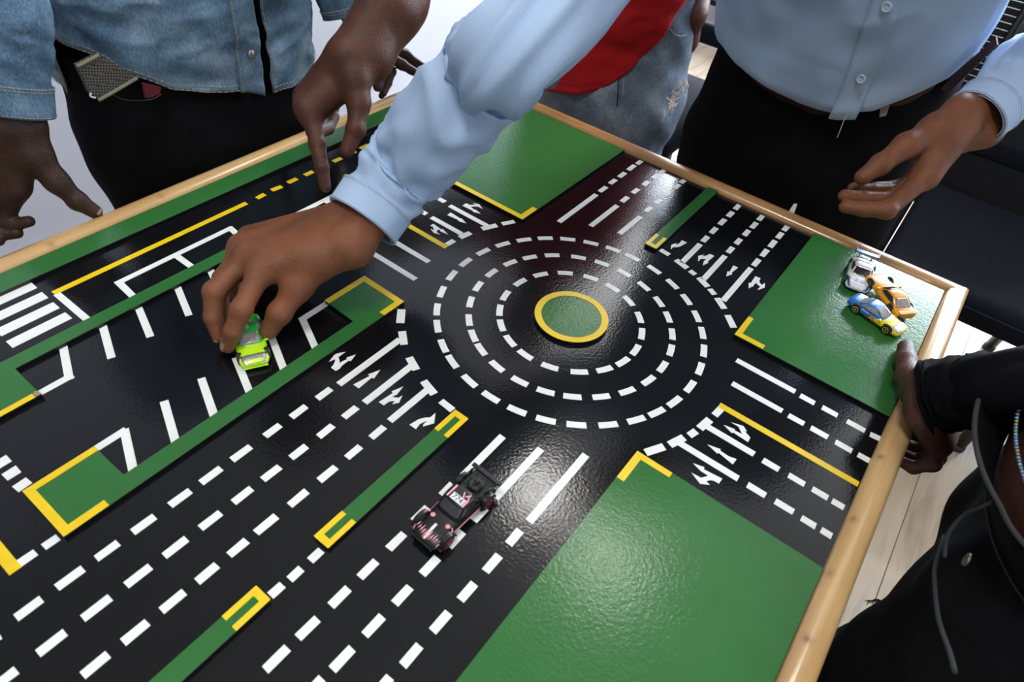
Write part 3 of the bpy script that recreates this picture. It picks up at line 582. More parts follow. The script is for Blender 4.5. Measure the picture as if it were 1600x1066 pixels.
for (r, angs), ln in zip(RINGS, (20.3, 19.2, 19.2)):
    for a in angs:
        da = math.degrees(ln / 2 / r); V = []
        for t in np.linspace(-da, da, 5): V.append(((r + 3.75) / 1000 * math.cos(math.radians(a + t)), (r + 3.75) / 1000 * math.sin(math.radians(a + t))))
        for t in np.linspace(da, -da, 5): V.append(((r - 3.75) / 1000 * math.cos(math.radians(a + t)), (r - 3.75) / 1000 * math.sin(math.radians(a + t))))
        prism('ring_dash', V, 0, PT, M_WHITE, tab)
# a flap of tape standing up over the far rim
s = mk('tape_flap', [(.4205, -.1130, .004), (.4205, -.1210, .004), (.423, -.1190, .0185), (.423, -.1145, .0165), (.4212, -.1130, .004), (.4212, -.1210, .004), (.4237, -.1190, .0185), (.4237, -.1145, .0165)],
       [(0, 1, 2, 3), (7, 6, 5, 4), (0, 4, 5, 1), (1, 5, 6, 2), (2, 6, 7, 3), (3, 7, 4, 0)], M_WHITE, tab); s['label'] = 'white tape end sticking up over the far rim'

# ================================================================ toy cars
M_TYRE = plain('black_rubber', (.012, .012, .012), .6, noise_amt=.2)
M_GLASSD = plain('smoked_car_window', (.03, .028, .03), .08, spec=.8)
M_GLASSG = plain('grey_clear_window', (.30, .28, .27), .1, spec=.7, noise_amt=.3, nscale=300)
M_CHROME = plain('bare_cast_metal', (.42, .41, .42), .3, metal=.8, noise_amt=.35, nscale=500)
def paint(n, c): return plain(n, c, .28, coat=.35, noise_amt=.03, spec=.4)
class Loft:
    """car shell in local axes, x forward; stations (x, zbot, ztop, half width)"""
    def __init__(s, st, n=3.2): s.st = crom(st, 36); s.n = n
    def S(s, t, a, off=0.0):
        x = t * (len(s.st) - 1); i = min(int(x), len(s.st) - 2); u = x - i
        X, zb, zt, hw = s.st[i] * (1 - u) + s.st[i + 1] * u
        c, q = math.cos(a), math.sin(a); e = 2 / s.n
        y = math.copysign(abs(c) ** e, c) * (hw + off); z = math.copysign(abs(q) ** e, q)
        return np.array([X, y, (zb + zt) / 2 + z * ((zt - zb) / 2 + off)])
    def mesh(s, name, mat, par, seg=40, t0=0., t1=1., mats=None, pick=None):
        N = 36; V = [s.S(t, 2 * math.pi * k / seg) for t in np.linspace(t0, t1, N) for k in range(seg)]
        F = [(i * seg + k, i * seg + (k + 1) % seg, (i + 1) * seg + (k + 1) % seg, (i + 1) * seg + k) for i in range(N - 1) for k in range(seg)]
        F = [f[::-1] for f in F]
        F += [tuple(range(seg)), tuple(range((N - 1) * seg, N * seg))[::-1]]
        fm = [pick(i / (N - 1), 2 * math.pi * (k + .5) / seg) for i in range(N - 1) for k in range(seg)] + [0, 0] if pick else None
        if pick: fm[-2] = fm[0]; fm[-1] = fm[-4]
        return mk(name, V, F, mat, par, smooth=True, local=True, mats=mats, fmat=fm)
    def patch(s, name, mat, par, t0, t1, a0, a1, off=.00025, n=10):
        V = [s.S(t, a, off) for t in np.linspace(t0, t1, n) for a in np.linspace(a0, a1, n)]
        F = [(i * n + k, (i + 1) * n + k, (i + 1) * n + k + 1, i * n + k + 1) for i in range(n - 1) for k in range(n - 1)]
        o = mk(name, V, F, mat, par, smooth=True, local=True)
        m = o.modifiers.new('t', 'SOLIDIFY'); m.thickness = .0003; m.offset = 0
        return o
class Cabin:
    """greenhouse: rings (z, x rear, x front, half width)"""
    def __init__(s, rg, n=4.0): s.rg = np.array(rg, float); s.n = n
    def S(s, v, a, off=0.0):
        x = v * (len(s.rg) - 1); i = min(int(x), len(s.rg) - 2); u = x - i
        z, xr, xf, hw = s.rg[i] * (1 - u) + s.rg[i + 1] * u
        c, q = math.cos(a), math.sin(a); e = 2 / s.n
        return np.array([(xr + xf) / 2 + math.copysign(abs(c) ** e, c) * ((xf - xr) / 2 + off), math.copysign(abs(q) ** e, q) * (hw + off), z + off * .6])
    def mesh(s, name, mat, par, seg=48):
        N = 14; V = [s.S(t, 2 * math.pi * k / seg) for t in np.linspace(0, 1, N) for k in range(seg)]
        F = [(i * seg + k, i * seg + (k + 1) % seg, (i + 1) * seg + (k + 1) % seg, (i + 1) * seg + k) for i in range(N - 1) for k in range(seg)]
        F += [tuple(range((N - 1) * seg, N * seg))]
        o = mk(name, V, F, mat, par, smooth=True, local=True)
        return o
    def patch(s, name, mat, par, v0, v1, a0, a1, off=.0003, n=9):
        V = [s.S(v, a, off) for v in np.linspace(v0, v1, n) for a in np.linspace(a0, a1, n)]
        F = [(i * n + k, i * n + k + 1, (i + 1) * n + k + 1, (i + 1) * n + k) for i in range(n - 1) for k in range(n - 1)]
        o = mk(name, V, F, mat, par, smooth=True, local=True)
        m = o.modifiers.new('t', 'SOLIDIFY'); m.thickness = .0003; m.offset = 0
        return o
def wheel(par, x, y, r, w, hub, s):
    g = lathe('wheel', [(r * .55, -w / 2), (r * .92, -w / 2), (r, -w / 2 + .0006), (r, w / 2 - .0006), (r * .92, w / 2), (r * .55, w / 2)], M_TYRE, par, 'y', 24, (x, y, r))
    h = lathe('hub', [(r * .62, s * (w / 2 - .0002)), (r * .60, s * (w / 2 + .0003)), (r * .45, s * (w / 2 - .0002)), (r * .16, s * (w / 2 - .0002)), (r * .12, s * (w / 2 + .0004))], hub, g, 'y', 20)
    return g
def decal_text(txt, size, mat, par, loc, rot, name='lettering'):
    cu = bpy.data.curves.new(name, 'FONT'); cu.body = txt; cu.size = size; cu.align_x = 'CENTER'; cu.align_y = 'CENTER'; cu.extrude = .00008; cu.materials.append(mat)
    o = bpy.data.objects.new(name, cu); COL.objects.link(o)
    bpy.context.view_layer.update()
    me = bpy.data.meshes.new_from_object(o); bpy.data.objects.remove(o)
    if not me.materials: me.materials.append(mat)
    o = bpy.data.objects.new(name, me); COL.objects.link(o); o.parent = par; o.location = loc; o.rotation_euler = rot
    return o
PI = math.pi
def base_car(name, label, loc, head, body, hub, L=.074, W=.0305, hull=None, cab=None, pitch=0.0, roll=0.0, roofm=None, glass=None, r=.0062, group='small cars parked on the green corner', mats=None, pick=None, wb=(.30, -.29), roof_from=.9):
    t = empty(name, (*loc[:2], loc[2] + TZ), (roll, pitch, head), label, 'toy car', group)
    hw = W / 2
    st = hull or [(-.5*L, .006, .0105, hw*.55), (-.485*L, .0035, .0125, hw*.84), (-.42*L, .003, .0138, hw*.95), (-.28*L, .003, .0138, hw), (0, .003, .0125, hw*.98), (.2*L, .003, .0125, hw*.99), (.32*L, .003, .0118, hw), (.42*L, .003, .0105, hw*.93), (.485*L, .0035, .0085, hw*.78), (.5*L, .005, .007, hw*.5)]
    B = Loft(st); B.mesh('body', body, t, mats=mats, pick=pick)
    C = Cabin(cab or [(.0105, -.36*L, .20*L, hw*.86), (.0135, -.33*L, .155*L, hw*.84), (.0175, -.23*L, .04*L, hw*.72), (.0190, -.19*L, -.02*L, hw*.66), (.0196, -.15*L, -.05*L, hw*.52)])
    c = C.mesh('cabin', roofm or body, t)
    g = glass or M_GLASSD
    C.patch('windscreen', g, t, .24, .68, -.62, .62)
    C.patch('rear_window', g, t, .24, .64, PI - .58, PI + .58)
    for s in (1, -1): C.patch('side_window', g, t, .26, .62, s * .98, s * 2.1)
    for sx in wb:
        for s in (1, -1):
            lathe('wheel_arch', [(r * 1.22, 0), (r * 1.18, s * .0006)], M_TYRE, t, 'y', 20, (sx * L, s * (hw - .0012), r * 1.05))
            wheel(t, sx * L, s * (hw - .0020), r, .0052, hub, s)
    return t, B, C
m_orange = paint('orange_yellow_car_paint', (.86, .36, .02)); m_yellow = paint('yellow_car_paint', (.80, .66, .01)); m_blue = paint('blue_car_paint', (.02, .17, .50))
m_white = paint('white_car_paint', (.75, .76, .72)); m_lime = paint('lime_car_paint', (.50, .84, .02)); m_green = paint('bright_green_car_paint', (.03, .50, .06)); m_blk = plain('black_car_paint', (.004, .004, .0045), .32, coat=.15, spec=.35, noise_amt=.1)
m_red = plain('red_decal', (.45, .02, .03), .4); m_pink = plain('pink_decal', (.85, .38, .42), .4); m_hubr = plain('red_hub', (.45, .01, .03), .3); m_huby = plain('yellow_hub', (.85, .62, .05), .3); m_wd = plain('white_decal', (.8, .82, .84), .4)
m_navy = plain('navy_decal', (.02, .05, .25), .4)
def heading(a, b, z): A, B = PZ(*a, z), PZ(*b, z); return math.atan2(B[1] - A[1], B[0] - A[0]), (A + B) / 2
# blue and yellow car
hd, c = heading((1343, 470), (1402, 510), .014)
t, B, C = base_car('toy_car', 'blue and yellow toy coupe with yellow wheels, on the green corner panel', (c[0], c[1], H), hd, m_yellow, m_huby, L=.072,
    mats=[m_yellow, m_blue], pick=lambda u, a: 1 if u < .42 + .1 * math.sin(a) else 0, roofm=m_blue, glass=M_GLASSG)
B.patch('engine_insert', M_CHROME, t, .70, .90, PI/2 - .75, PI/2 + .75, .0002)
B.patch('bonnet_badge', m_yellow, t, .87, .93, PI/2 - .28, PI/2 + .28, .0009)
B.patch('door_panel', m_yellow, t, .40, .62, -.30, .62, .0003)
decal_text('ZZm', .0072, m_red, t, (.001, -.01545, .0078), (PI/2, .35, 0)); decal_text('ZZm', .0072, m_red, t, (.001, .01545, .0078), (PI/2, 0, PI))
box('mirror', .009, .0115, -.0178, -.0140, .0128, .0148, m_yellow, t, local=True, bevel=.0005)
# orange coupe, nose resting on the white car
hd, c = heading((1412, 487), (1368, 437), .016)
t, B, C = base_car('toy_car', 'plain orange toy coupe with its front wheel lifted onto the white car', (c[0], c[1], H + .0045), hd, m_orange, M_CHROME, L=.076, W=.031, pitch=-.075, glass=M_GLASSD,
    cab=[(.0105, -.40*.076, .16*.076, .0134), (.0135, -.37*.076, .12*.076, .0131), (.0178, -.24*.076, .02*.076, .0112), (.0192, -.20*.076, -.03*.076, .0100), (.0198, -.16*.076, -.06*.076, .008)])
C.patch('rear_glass', M_GLASSG, t, .18, .66, PI - .50, PI + .50, .0006)
Sp = box('tail_spoiler', -.0385, -.0335, -.0125, .0125, .0128, .0142, m_orange, t, local=True, bevel=.0005)
box('mirror', .006, .0085, .0142, .0178, .0128, .0148, m_orange, t, local=True, bevel=.0005); box('mirror', .006, .0085, -.0178, -.0142, .0128, .0148, m_orange, t, local=True, bevel=.0005)
# white and blue racer
hd, c = heading((1348, 410), (1339, 449), .012)
t, B, C = base_car('toy_car', 'white toy racing car with blue rear wing, under the orange one', (c[0], c[1], H), hd, m_white, M_CHROME, L=.070, W=.032,
    mats=[m_white, m_blue], pick=lambda u, a: 1 if (u < .2 or math.sin(a) < -.35) else 0)
B.patch('bonnet_panel', m_wd, t, .72, .92, PI/2 - .55, PI/2 + .55, .0003); B.patch('bonnet_stripe', m_navy, t, .66, .94, PI/2 + .62, PI/2 + .95, .0004); B.patch('bonnet_stripe', m_navy, t, .70, .95, PI/2 - .95, PI/2 - .62, .0004)
decal_text('R', .0085, m_navy, t, (.0235, .0035, .0134), (0, .05, PI/2)); decal_text('B', .0085, m_navy, t, (.0235, -.0035, .0134), (0, .05, PI/2))
B.patch('rear_panel', m_navy, t, .09, .2, PI/2 - .7, PI/2 + .7, .0004)
w = box('rear_wing', -.0375, -.0300, -.0145, .0145, .0205, .0217, m_blue, t, local=True, bevel=.0004)
for s in (1, -1): box('wing_end_plate', -.0385, -.029, s * .0145 - .0004, s * .0145 + .0004, .0175, .0235, m_blue, w, local=True); box('wing_strut', -.034, -.032, s * .008 - .0006, s * .008 + .0006, .012, .0206, m_blue, w, local=True)
for s in (1, -1): box('side_skirt', -.012, .016, s * .0152 - .0009, s * .0152 + .0009, .003, .0065, m_blue, t, local=True, bevel=.0004)
# held green car
hd, c = heading((383, 500), (396, 556), .012)
t, B, C = base_car('toy_car', 'lime and green toy sports car held by a hand on the parking bay', (c[0], c[1], .0), hd, m_lime, M_CHROME, L=.072, W=.031, group=None,
    mats=[m_lime, m_green], pick=lambda u, a: 1 if u < .40 else 0, roofm=m_green, glass=M_GLASSG)
B.patch('engine_insert', M_CHROME, t, .70, .91, PI/2 - .78, PI/2 + .78, .0002)
B.patch('bonnet_scoop', m_lime, t, .80, .92, PI/2 - .36, PI/2 + .36, .0010)
B.patch('scuttle', m_lime, t, .655, .69, PI/2 - .9, PI/2 + .9, .0008)
box('bumper_lip', .0345, .0368, -.0120, .0120, .003, .0042, m_lime, t, local=True, bevel=.0005)
for s in (1, -1): box('mirror', .0085, .011, s * .0158 - .002, s * .0158 + .002, .0128, .0148, m_lime, t, local=True, bevel=.0005)
decal_text('8', .009, m_wd, t, (-.008, 0, .0200), (0, 0, PI/2))
# black truck
hd, c = heading((748, 757), (672, 830), .014)
L, hw = .080, .0172
hull = [(-.5*L, .007, .0125, hw*.7), (-.47*L, .006, .0145, hw*.86), (-.3*L, .006, .0150, hw*.9), (0, .006, .0150, hw*.86), (.2*L, .006, .0152, hw*.84), (.34*L, .006, .0148, hw*.86), (.44*L, .006, .0130, hw*.82), (.5*L, .007, .011, hw*.62)]
t, B, C = base_car('toy_truck', 'black off-road toy truck with pink flames, alone on the near carriageway', (c[0], c[1], 0), hd, m_blk, m_hubr, L=L, W=.0335, hull=hull, r=.0078,
    cab=[(.014, -.20*L, .16*L, hw*.80), (.0175, -.19*L, .13*L, hw*.78), (.0225, -.18*L, .055*L, hw*.72), (.0242, -.175*L, .035*L, hw*.69), (.0247, -.16*L, .02*L, hw*.6)], group=None, wb=(.33, -.31))
for sx in (.33, -.31):
    for s in (1, -1):
        v, f = [], []
        for k in range(13):
            a = PI * k / 12
            for rr, yy in ((.0088, s * .0128), (.0100, s * .0130), (.0100, s * .0176), (.0088, s * .0178)): v.append((sx * L + rr * math.cos(a), yy, .0080 + rr * math.sin(a)))
        for k in range(12):
            for j in range(4): f.append((k*4+j, k*4+(j+1)%4, (k+1)*4+(j+1)%4, (k+1)*4+j))
        mk('mudguard', v, f, m_blk, t, smooth=False, local=True)
RZ = .02505
box('roof_panel', -.0125, .0018, -.0098, .0098, .0243, RZ, m_blk, t, local=True, bevel=.0003)
box('roof_stripe', -.0120, .0015, -.0096, -.0080, RZ, RZ + .0002, m_pink, t, local=True); box('roof_stripe', -.0060, .0015, .0072, .0094, RZ, RZ + .0002, m_pink, t, local=True)
box('roof_number_plate', -.0055, .0012, -.0062, .0068, RZ, RZ + .0002, m_wd, t, local=True)
decal_text('774', .0072, m_blk, t, (-.0020, .0002, RZ + .0003), (0, 0, PI/2))
for k, (x, y, a) in enumerate(((-.0085, .002, .5), (-.0100, .0058, -.6), (-.0075, .0078, .4))):
    o = box('roof_graphic', -.0028, .0028, -.0006, .0006, 0, .0002, m_pink, t, local=True); o.location = (x, y, RZ); o.rotation_euler = (0, 0, a)
B.patch('bonnet_stripe', m_wd, t, .655, .955, PI/2 - .018, PI/2 + .018, .0006)
random.seed(3)
for s in (1, -1):
    B.patch('bonnet_vent', M_TYRE, t, .74, .80, PI/2 + s * .40, PI/2 + s * .62, .0012); 
    o = lathe('bonnet_badge', [(.0022, 0), (.0022, .0003)], m_pink, t, 'z', 16, (.0185, s * .0085, .0152))
    B.patch('side_flame', m_pink, t, .34, .60, PI/2 + s * (PI/2 - .12), PI/2 + s * (PI/2 + .02), .0004)
    for k in range(5):
        y0 = s * (.0018 + .0026 * k)
        pts = [(.0385 - .0012 * k, y0 - .0004, .0128), (.0345, y0 + .0002, .0150), (.0300 + .002 * (k % 2), y0 + .0010, .0154), (.0330, y0 + .0010, .0154), (.0375 - .0012 * k, y0 + .0008, .0136)]
        wire('bonnet_flame', pts, .0004, m_pink, t, local=True)
    wire('bonnet_flame', [(.0375, s * .0128, .0115), (.030, s * .0146, .0156), (.020, s * .0148, .0166), (.0175, s * .0120, .0158)], .0005, m_pink, t, local=True, n=12)
# load bed with cage, spare wheel and tail plate
bed = box('load_bed', -.040, -.0150, -.0118, .0118, .0150, .0165, M_TYRE, t, local=True)
for s in (1, -1):
    wire('bed_rail', [(-.0150, s * .0118, .0240), (-.026, s * .0124, .0215), (-.0400, s * .0125, .0185)], .0008, m_blk, bed, local=True)
    wire('bed_rail', [(-.0150, s * .0124, .0175), (-.0400, s * .0128, .0175)], .0010, m_blk, bed, local=True)
    for x in (-.018, -.026, -.034): box('bed_post', x - .0006, x + .0006, s * .0120 - .0006, s * .0120 + .0006, .0160, .0222, m_blk, bed, local=True)
o = lathe('spare_wheel', [(.0030, 0), (.0066, 0), (.0072, .001), (.0072, .004), (.0066, .005), (.0030, .005), (.0026, .0035)], M_TYRE, bed, 'z', 24, (-.0262, 0, .0166))
for y in (-.006, 0, .006): wire('bed_strap', [(-.017, y, .0232), (-.0262, y, .0228), (-.036, y, .0200)], .0006, m_blk, bed, local=True)
box('tail_plate', -.0435, -.0395, -.0165, .0165, .0170, .0190, m_blk, t, local=True, bevel=.0004)
box('front_skid', .0385, .0412, -.0105, .0105, .0048, .0092, m_blk, t, local=True, bevel=.0008)
box('chassis', -.038, .038, -.009, .009, .0045, .0075, M_TYRE, t, local=True)

# ================================================================ people
Z = PZ
def unit(v): v = np.array(v, float); return v / np.linalg.norm(v)
def hand(wa, wb, F, T, s=1.0, palm=.0125, wr=.0185):
    """wa, wb: thumb side and little-finger side of the wrist; F: four lists MCP,PIP,DIP,TIP (index first); T: CMC,MCP,IP,TIP"""
    wa, wb = np.array(wa), np.array(wb); base, limbs = [], []
    for i, f in enumerate(F):
        w = wa + (wb - wa) * (i / 3.)
        base.append(cone(w, f[0], palm * 1.12 * s, palm * (.93 - .05 * (i == 3)) * s, .014))
    base.append(cone(wa, T[0], .0155 * s, .0150 * s, .014)); base.append(cone(T[0], (np.array(F[0][0]) + np.array(wa)) / 2, .014 * s, .011 * s, .014))
    base.append(cone(T[0], T[1], .0150 * s, .0125 * s, .014))
    sz = [1.0, 1.04, .97, .85]
    for i, f in enumerate(F):
        k = sz[i] * s; n = 0.0
        limbs.append(([cone(f[0], f[1], .0108 * k, .0092 * k), cone(f[1], f[2], .0094 * k, .0080 * k, .004), cone(f[2], f[3], .0080 * k, .0068 * k, .003), ell(f[1], (.0100 * k,) * 3, None, .003)], .009))
    limbs.append(([cone(T[1], T[2], .0125 * s, .0104 * s), cone(T[2], T[3], .0106 * s, .0086 * s, .005), ell(T[2], (.0112 * s,) * 3, None, .004)], .010))
    return base, limbs
def nail(par, m, tip, dip, up, s=1.0):
    """small curved plate on the back of a finger tip"""
    t = unit(np.array(tip) - np.array(dip)); u = unit(np.array(up) - t * (np.array(up) @ t)); b = np.cross(t, u)
    V, F = [], []; n = 7; c = np.array(tip)
    for i in range(n):
        for k in range(n):
            a = (k / (n - 1) - .5) * 1.7; q = i / (n - 1)
            w = .0073 * s * (1 - .25 * (q > .85))
            V.append(c + t * (-.0075 + .0130 * q) * s + w * (u * math.cos(a) + b * math.sin(a)) * (1.02 - .10 * q * q))
    F = [(i*n+k, i*n+k+1, (i+1)*n+k+1, (i+1)*n+k) for i in range(n-1) for k in range(n-1)]
    o = mk('fingernail', V, F, m, par, smooth=True); d = o.modifiers.new('t', 'SOLIDIFY'); d.thickness = .0008; d.offset = 0
    return o
M_NAIL = plain('fingernail', (.34, .20, .15), .3, noise_amt=.05)
def coarse(hc, sc, fw, arms, legs, mid=None):
    """body under the clothes; arms: (shoulder, elbow, wrist) lists, legs: (hip, knee, ankle)"""
    hc, sc, fw = map(lambda v: np.array(v, float), (hc, sc, fw)); sd = np.array([-fw[1], fw[0], 0])
    up = unit(sc - hc); P = []
    mid = hc + (sc - hc) * .55 if mid is None else np.array(mid, float)
    for s in (1, -1):
        P.append(cone(hc + sd * s * .07, mid + sd * s * .06, .070, .066, .03)); P.append(cone(mid + sd * s * .06, sc - up * .06 + sd * s * .09, .066, .066, .03))
    nk = sc + up * .05; P.append(cone(sc - up * .03, nk + up * .06 + fw * .02, .06, .052, .04))
    hd = nk + np.array([0, 0, .15]) + fw * .055
    P += [ell(hd, (.085, .085, .105), None, .03), ell(hd + fw * .045 - np.array([0, 0, .055]), (.052, .052, .05), None, .03)]
    P += [cone(hd + fw * .085 + np.array([0, 0, .0]), hd + fw * .104 - np.array([0, 0, .03]), .008, .015, .012)]
    for s in (1, -1):
        P.append(ell(hd + sd * s * .083 - np.array([0, 0, .01]), (.016, .016, .03), None, .008)); P.append(ell(hd + fw * .074 + sd * s * .032 + np.array([0, 0, .022]), (.020, .020, .008), None, .012))
    P.append(cone(hd + fw * .086 + sd * .02 - np.array([0, 0, .055]), hd + fw * .086 - sd * .02 - np.array([0, 0, .055]), .009, .009, .008))
    for a, b, c in arms: P += [cone(a, b, .044, .030, .02)] + ([cone(b, c, .028, .018, .008)] if isinstance(c, np.ndarray) else [cone(b, c[0], .028, .022, .008), cone(c[0], c[1], .022, .018, .008)])
    for a, b, c in legs: P += [cone(a, b, .078, .052, .05), cone(b, c, .054, .034, .03)]
    return P, hd
def hair(par, hd, fw, mat):
    fw = np.array(fw, float)
    V, Q = surfnet([ell(hd - fw * .012 + np.array([0, 0, .022]), (.089, .089, .098))], h=.006, clip=lambda X: -(X[..., 2] - hd[2] - .030 + ((X[..., 0] - hd[0]) * -fw[0] + (X[..., 1] - hd[1]) * -fw[1]) * 1.0))
    return mkbig('hair', V, Q, mat, par)
def eyes(par, hd, fw, m1):
    fw = np.array(fw, float); sd = np.array([-fw[1], fw[0], 0])
    for s in (1, -1):
        V, Q = surfnet([ell(hd + fw * .076 + sd * s * .031 + np.array([0, 0, .006]), (.0112,) * 3)], h=.003); e = mkbig('eye', V, Q, m1, par); V, Q = surfnet([ell(hd + fw * .0855 + sd * s * .031 + np.array([0, 0, .006]), (.0050,) * 3)], h=.0015); mkbig('iris', V, Q, M_IRIS, e)
M_HAIR = plain('short_black_hair', (.01, .009, .008), .9, noise_amt=.4, nscale=300, bmp=.8, bscale=500, bdist=.003)
M_EYE = plain('eye_white', (.42, .39, .36), .3); M_IRIS = plain('dark_iris', (.01, .006, .004), .15)
class Shell:
    """garment body: rings facing fw; lev: list of (z, centre shift along fw, half depth, half width)"""
    def __init__(s, c, fw, lev, hem, top, wr=None, n=2.35):
        s.c = np.array(c, float); s.fw = np.array(fw, float); s.sd = np.array([-fw[1], fw[0], 0.]); s.lev = np.array(lev, float); s.hem, s.top, s.wr, s.n = hem, top, wr, n
    def ring(s, z): return [np.interp(z, s.lev[:, 0], s.lev[:, k]) for k in (1, 2, 3)]
    def at(s, th, z, off=0.0):
        sh, a, b = s.ring(z); e = 2 / s.n
        p = s.fw * (sh + math.copysign(abs(math.cos(th)) ** e, math.cos(th)) * (a + off)) + s.sd * (math.copysign(abs(math.sin(th)) ** e, math.sin(th)) * (b + off))
        p = np.array([s.c[0] + p[0], s.c[1] + p[1], z])
        if s.wr:
            w = s.wr(p, th, z); o = s.fw * math.cos(th) + s.sd * math.sin(th); p = p + o * w
        return p
    def S(s, th, v, off=0.0):
        sh, a, b = s.ring(s.lev[0, 0]); e = 2 / s.n
        side = math.copysign(abs(math.sin(th)) ** e, math.sin(th)) * b
        z0 = s.hem(side, math.cos(th)); return s.at(th, z0 + (s.top - z0) * v, off)
    def mesh(s, name, mat, par, th0=-math.pi, th1=math.pi, nt=150, nv=90, v0=0.0, v1=1.0, off=0.0, thick=.0016, lip=0.0):
        full = abs(th1 - th0 - 2 * math.pi) < 1e-6; m = nt if full else nt + 1
        V = []
        for v in np.linspace(v0, v1, nv):
            for k in range(m):
                V.append(s.S(th0 + (th1 - th0) * k / nt, v, off - lip * math.exp(-max(v, 0) / .018)))
        F = [(i*m+k, i*m+(k+1)%m, (i+1)*m+(k+1)%m, (i+1)*m+k) for i in range(nv-1) for k in range(m if full else m-1)]
        o = mkbig(name, V, F, mat, par)
        if thick: md = o.modifiers.new('thickness', 'SOLIDIFY'); md.thickness = thick; md.offset = -1
        return o
def fbm(p, sc, seed=0): return noise.fractal(Vector((p[0] * sc[0] + seed, p[1] * sc[1] + seed, p[2] * sc[2])), .8, 2.0, 3)
def folds(amp, sc, seed=0):
    def w(p, th, z): 
        q = fbm(p, sc, seed); return amp * (1 - 2.2 * abs(q)) - amp * .5
    return w
def tfolds(amp, f=9, tw=1.2, seed=0, dense=1.0):
    def w(t, th):
        q = noise.noise(Vector((t * f + seed, math.cos(th + t * tw) * 1.3, math.sin(th + t * tw) * 1.3)))
        q2 = noise.noise(Vector((t * f * 2.3 + seed, math.cos(th) * 2, math.sin(th) * 2 + 5)))
        return amp * (1 - 2.6 * abs(q)) * dense + amp * .3 * q2
    return w
def trousers(par, mat, hc, legs, hw=.155, hd=.11, fw=(0, -1, 0), h=.007, top=.05, seed=0, rad=(.088, .066, .055), wamp=.004, name='trousers'):
    hc = np.array(hc, float); fw = np.array(fw, float); sd = np.array([-fw[1], fw[0], 0.])
    B = [cone(hc - sd * (hw - hd), hc + sd * (hw - hd), hd, hd, .05), *[cone(hc - sd * (hw - hd) + np.array([0, 0, z_]), hc + sd * (hw - hd) + np.array([0, 0, z_]), hd * .97, hd * .97, .02) for z_ in np.arange(.035, top + .02, .035)]]
    for a, b, c in legs: B += [cone(a, b, rad[0], rad[1], .05), cone(b, c, rad[1], rad[2], .03)]
    def wr(P):
        q = np.sin(P[:, 2] * 55 + 4 * np.sin(P[:, 0] * 13 + seed) + 3 * np.sin(P[:, 1] * 17)) * np.sin(P[:, 2] * 21 + P[:, 0] * 30 + seed)
        return (wamp * .5 * q).astype(np.float32)
    zt = hc[2] + top + .02
    V, Q = surfnet(B, h=h, wr=wr, clip=lambda X: X[..., 2] - zt)
    return mkbig(name, V, Q, mat, par)
def shoes(par, mat, ankles, fw):
    fw = np.array(fw, float)
    for a in ankles:
        a = np.array(a, float); g = np.array([a[0], a[1], -TZ])
        V, Q = surfnet([cone(g + np.array([0, 0, .045]) - fw * .04, g + np.array([0, 0, .042]) + fw * .15, .044, .040, .03), cone(g + np.array([0, 0, .10]), g + np.array([0, 0, .05]), .042, .045, .03)], h=.007, clip=lambda X: -(X[..., 2] + TZ - .001))
        mkbig('shoe', V, Q, mat, par)
M_SHOE = plain('black_shoe', (.012, .012, .012), .4)
def shoulder_cap(par, mat, pts, name='shoulder'):
    V, Q = surfnet(pts, h=.008); return mkbig(name, V, Q, mat, par)
def armhole(c): return c

# ---------------------------------------------------------------- A: denim shirt, black jeans, left of the table
M_SK_A = skin('dark_brown_skin_a', (.038, .018, .012)); M_DENIM = denim('washed_blue_denim', (.035, .062, .105), (.10, .17, .25), (.24, .33, .42)); M_BLKJ = denim('black_jeans', (.003, .003, .0036), (.004, .004, .0046), (.006, .006, .007), 1, .08)
M_THREAD = plain('ochre_stitching', (.42, .36, .20), .8); M_THREADL = plain('pale_thread', (.6, .6, .58), .8)
A = empty('person', (0, .70, 0), label='person in a washed-denim shirt and black jeans, both hands pressing on the long rim', cat='person')
fwA = (0, -1, 0)
lw_ = PY(18, 186, .592); rw_ = PY(579, 58, .600)                       # wrists, image left and image right
shL, shR = (-.20, .68, .50), (.21, .68, .50)
elL = PY(2, -10, .64); elR = PY(512, -95, .67)
legsA = [((-.085, .70, -.02), (-.10, .70, -.42), (-.10, .715, -.73)), ((.10, .70, -.02), (.115, .70, -.42), (.12, .715, -.73))]
P, hdA = coarse((.005, .705, .0), (.0, .67, .50), fwA, [(shL, elL, lw_), (shR, elR, rw_)], legsA)
VF = [surfnet(P, h=.011)]
Y = lambda x, y, d: PY(x, y, d)
Tl = [Y(52, 238, .580), Y(88, 283, .562), Y(121, 314, .548), Y(148, 331, .537)]
Fl = [[Y(28, 292, .590), Y(8, 345, .600), Y(22, 351, .590), Y(45, 346, .578)], [Y(8, 300, .600), Y(-12, 352, .605), Y(0, 366, .597), Y(26, 364, .585)],
      [Y(-10, 300, .607), Y(-30, 352, .61), Y(-20, 372, .60), Y(-2, 376, .59)], [Y(-26, 296, .612), Y(-46, 345, .612), Y(-40, 368, .605), Y(-24, 380, .598)]]
b1, l1 = hand(Y(38, 196, .590), Y(-8, 196, .600), Fl, Tl, 1.0, palm=.0150)
b1 += [cone(Y(36, 196, .590), Y(24, 150, .598), .0215, .021, .012), cone(Y(2, 196, .600), Y(6, 150, .608), .0215, .020, .012)]
VF.append(surfnet(b1, l1, h=.0019))
Fr = [[Y(603, 84, .578), Y(628, 101, .562), Y(643, 110, .551), Y(656, 116, .543)], [Y(609, 72, .588), Y(634, 86, .575), Y(650, 98, .563), Y(664, 106, .553)],
      [Y(600, 92, .590), Y(611, 112, .575), Y(606, 130, .562), Y(599, 146, .552)], [Y(592, 96, .600), Y(604, 116, .59), Y(602, 134, .578), Y(596, 150, .565)]]
